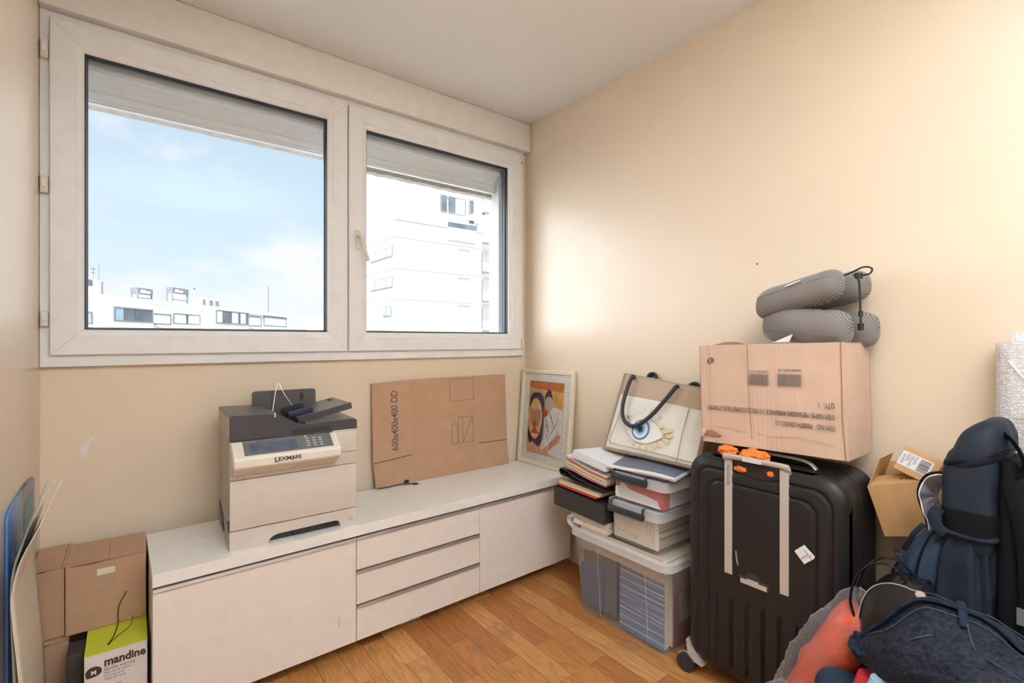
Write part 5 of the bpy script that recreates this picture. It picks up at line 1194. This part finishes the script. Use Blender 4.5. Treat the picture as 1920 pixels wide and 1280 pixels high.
bwin(17.2, 25.1, 3.4, 5.15, -1.42, [(0, .17, m_cur), (.17, .46, m_gl), (.46, .66, m_cur), (.66, .74, m_gl), (.74, .92, m_cur), (.92, 1, m_gl)], 'bay_window')
bwin(6.4, 10.84, 2.95, 4.2, -.02, [(0, 1, m_cur)]); bwin(11.2, 16.2, 3.1, 4.4, -.02, [(0, .45, m_cur), (.45, .55, m_gl), (.55, 1, m_cur)])
bwin(25.6, 31.5, 3.35, 4.9, -.02, [(0, .40, m_cur), (.44, 1, m_cur)]); bwin(32.3, 40.2, 3.5, 5.1, -.02, [(0, .44, m_cur), (.48, 1, m_cur)]); bwin(-3.5, .1, 2.7, 3.9, -.02, [(0, .5, m_cur), (.55, 1, m_bgl)])
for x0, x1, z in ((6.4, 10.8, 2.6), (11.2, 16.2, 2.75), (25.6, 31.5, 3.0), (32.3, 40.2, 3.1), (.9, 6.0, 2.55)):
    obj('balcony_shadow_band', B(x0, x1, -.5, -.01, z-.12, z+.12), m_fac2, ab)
bm = nb()
for x0 in (.9, 17.3):
    for i in range(5):
        for j in range(3): bx(bm, x0+.42*i, x0+.42*i+.18, -1.45, -1.39, 2.05+.28*j, 2.18+.28*j)
obj('pierced_panel', bm, m_fac2, ab)
def ab_roof(name, label, cat, parts):
    t = thing(name, label, cat, (-2.9, 60.5, 0), (0, 0, ra))
    for nm, bm, m in parts: obj(nm, bm, m, t)
    return t
def wireframe(x0, x1, y0, y1, z0, z1, r):
    bm = nb()
    for x in (x0, x1):
        for y in (y0, y1): bx(bm, x-r, x+r, y-r, y+r, z0, z1)
        bx(bm, x-r, x+r, y0, y1, z1-2*r, z1)
    for y in (y0, y1):
        for z in (z1, (z0+z1)/2): bx(bm, x0, x1, y-r, y+r, z-2*r, z)
    return bm
for (x0, x1, zt, lb) in ((13.7, 16.1, 7.6, 'left'), (19.9, 23.0, 8.3, 'right')):
    ab_roof('rooftop_box', 'dark topped rooftop plant box on the low building, '+lb+' one of two', 'rooftop box', [('frame', wireframe(x0, x1, 6, 6.7, 5.45, zt-.2, .07), m_fr2), ('body', B(x0+.15, x1-.15, 6.1, 6.6, 5.5, zt-.75), m_fac), ('hood', B(x0-.05, x1+.05, 5.85, 6.8, zt-.75, zt), mat('dark_hood', (.14, .14, .16), .7)), ('sign_lettering', (lambda bm: ([bx(bm, x0+.35+.28*i, x0+.35+.28*i+(.20 if i < 3 else .14), 5.78, 5.84, zt-.60, zt-.22-.08*(i > 2)) for i in range(6)], bm)[1])(nb()), m_paper)])
ab_roof('rooftop_tower', 'white rooftop tower with aerials at the left end of the low building', 'rooftop tower', [('body', B(4.6, 7.5, 6, 10, 5.4, 7.9), m_fac), ('window', B(6.45, 7.25, 5.93, 6.0, 7.05, 7.75), m_gl), ('side_wall', B(7.6, 8.4, 6, 9, 5.4, 7.8), m_cur), ('rust_door', B(7.65, 8.1, 5.9, 6.0, 5.5, 6.3), mat('rust_door', (.42, .26, .16), .8)), ('ladder', B(8.45, 8.6, 5.9, 6.1, 5.6, 7.7), m_fr2), ('aerial', (lambda bm: (bx(bm, 8.1, 8.16, 6, 6.06, 7.8, 9.6), bx(bm, 7.4, 7.45, 6, 6.05, 7.8, 9.2), bx(bm, 7.1, 7.7, 6, 6.05, 8.9, 9.0), bx(bm, 7.2, 7.6, 6, 6.05, 8.5, 8.6), bm)[-1])(nb()), m_fr2)])
ab_roof('rooftop_vents', 'row of small grey rooftop vents right of the two plant boxes', 'rooftop vents', [('vent', B(x, x+w, 5.7, 7, 5.4, 7.45), m_cur) for x, w in ((25.6, 1.1), (27.3, 1.2), (28.8, 1.3))]+[('vent_opening', B(x, x+w, 5.6, 5.7, 6.4, 7.2), m_fr2) for x, w in ((25.9, .6), (27.5, .8), (29.0, .9))])
ab_roof('antenna_mast', 'thin antenna mast on the low building roof', 'antenna', [('mast', B(46.05, 46.17, 5.9, 6.05, -10, 11.4), m_fr2), ('mast', B(46.9, 46.98, 5.9, 6.0, -10, 11.2), m_cur), ('stub', B(43.0, 44.2, 5.9, 6.3, 7.3, 7.6), m_cur)])
ab_roof('antenna_disc', 'tiny dish antenna above the rooftop vents', 'antenna', [('mast', B(24.4, 24.46, 6, 6.06, 5.4, 8.6), m_cur), ('dish', prism(ell(24.43, 8.6, .22, .15, 12), 5.9, 6.0), m_fr2)])
fb = thing('distant_block', 'pale distant tower block right of the low building', 'building', (42, 130, 0)); obj('tower_walls', B(38, 43.5, 130, 140, -40, 7.2), m_fac, fb, world=True)
for i in range(6): obj('window_row', B(38.4, 41.8, 129.9, 130, .6+1.1*i-.2, 1.05+1.1*i-.2), m_cur, fb, world=True)
fb = thing('distant_houses', 'pale distant rooftops low on the skyline', 'building', (60, 190, 0)); obj('house_row', B(62, 100, 180, 190, -40, 2.6), m_fac, fb, world=True); obj('house_row', B(72, 80, 178, 180, -40, 5.0), m_fac, fb, world=True); obj('house_row', B(88, 100, 176, 180, -40, 6.5), m_cur, fb, world=True)

rb = thing('tower_building', 'tall white panel building with side windows, seen through the right window pane', 'building', (24, 46, 0)); kr = dict(parent=rb, world=True)
obj('block', B(19.12, 28.75, 42, 60, -30, 12.33), m_fac, **kr)
bm = nb()
for z in (10.70, 7.82, 5.01, 2.2): bx(bm, 19.12, 28.8, 41.93, 41.99, z-.05, z+.05); bx(bm, 19.05, 19.11, 42, 60, z-.05, z+.03)
bx(bm, 19.0, 28.8, 41.9, 41.99, 12.25, 12.40); obj('panel_joints', bm, m_seamb, **kr)
bm = nb()
for z0, z1 in ((8.0, 10.3), (5.2, 7.5), (2.4, 4.7)): bx(bm, 28.66, 28.76, 41.9, 41.99, z0, z1)
obj('downpipe', bm, m_fr2, **kr)
for z in (10.15, 7.30, 4.55):
    for i in range(7): bx_ = B(25.9+.21*i, 26.0+.21*i, 41.92, 41.99, z, z+.22); obj('vent_slot', bx_, m_fr2, **kr)
def swin(y0, y1, z0, z1, n):
    w = obj('window_band', B(19.02, 19.1, y0, y1, z0, z1), m_fr2, **kr)
    for i in range(n): obj('pane', B(18.99, 19.03, y0+(y1-y0)*i/n+.1, y0+(y1-y0)*(i+1)/n-.1, z0+.12, z1-.10), m_bgl if (i % 2) else m_cur, parent=w, world=True)
swin(42.4, 47.6, 8.9, 9.9, 4); swin(42.4, 47.6, 6.05, 7.08, 4); swin(42.7, 44.5, 3.38, 4.34, 2)
bm = nb()
for x in (19.2, 20.9, 22.6, 24.3): bx(bm, x-.025, x+.025, 42.05, 42.1, 12.3, 13.1)
bx(bm, 19.2, 25, 42.05, 42.1, 13.02, 13.1)
for y in (44, 46.5, 49): bx(bm, 19.2, 19.25, y-.03, y+.03, 12.3, 13.1)
bx(bm, 19.2, 19.25, 42, 54, 13.02, 13.1); obj('terrace_railing', bm, m_fac2, **kr)
obj('roof_cowl', tube([(20.1, 43.5, 12.3), (20.1, 43.5, 12.9)], .16, seg=10, smoothn=0), m_fr2, **kr)
obj('balcony_glass', B(24.6, 27.8, 41.85, 41.95, 12.35, 12.85), m_gl, **kr)
obj('balcony_front', B(24.6, 27.85, 41.75, 41.98, 11.1, 12.3), m_fac, **kr)
obj('penthouse', B(22.5, 30.6, 46.15, 58, 12.3, 24), m_fac, **kr)
def twin(x0, x1, z0, z1, panes):
    w = obj('window', frame(x0, x1, z0, z1, [(0, 45.99), (0, 45.9), (.10, 45.9), (.10, 45.99)], gap=0), m_fr2, **kr)
    for a, b, m in panes: obj('pane', B(x0+.1+(x1-x0-.2)*a+.04, x0+.1+(x1-x0-.2)*b-.04, 45.93, 45.99, z0+.1, z1-.1), m, parent=w, world=True)
twin(26.1, 29.3, 14.9, 16.75, [(0, .25, m_gl), (.29, .60, m_gl), (.64, .98, m_cur)]); twin(29.75, 30.35, 14.2, 16.8, [(0, 1, m_gl)])
rb2 = thing('balcony_building', 'white building with stacked balconies at the right edge of the right pane', 'building', (33, 44, 0)); kr2 = dict(parent=rb2, world=True)
obj('block', B(31.0, 46, 46.2, 60, -30, 24), m_fac, **kr2); 
for i, z in enumerate((14.5, 11.35, 8.3, 5.25, 2.2)):
    s = obj('balcony', B(28.95, 36, 42.2, 46.1, z, z+.22), m_fac, **kr2); obj('balcony_wall', B(28.95, 36, 42.1, 42.25, z+.1, z+1.0), m_fac, parent=s, world=True)
    obj('balcony_underside', B(28.9, 36, 42.05, 42.2, z-.1, z+.02), m_fr2, parent=s, world=True)
pt = thing('balcony_plant', 'leafy plant on the top balcony at the right edge of the right pane', 'plant', (29.4, 42.7, 14.7))
bm = nb(); random.seed(4)
for i in range(60):
    a = random.uniform(0, 2*PI); r = random.uniform(.1, .5); z = random.uniform(.5, 1.6); p = Vector((r*math.cos(a), r*math.sin(a), z)); d_ = Vector((math.cos(a), math.sin(a), .6))*.3; n_ = Vector((-math.sin(a), math.cos(a), 0))*.07
    bm.faces.new([bm.verts.new(q) for q in (p, p+d_*.5+n_, p+d_, p+d_*.5-n_)])
obj('leaves', bm, mat('grey_green_leaf', (.28, .34, .22), .7), pt); obj('pot', B(-.2, .2, -.2, .2, -.2, .5), m_cur, pt)
gr = struct('ground', B(-200, 300, 8, 400, -31, -30), mat('street_grey', (.3, .3, .3), .9))
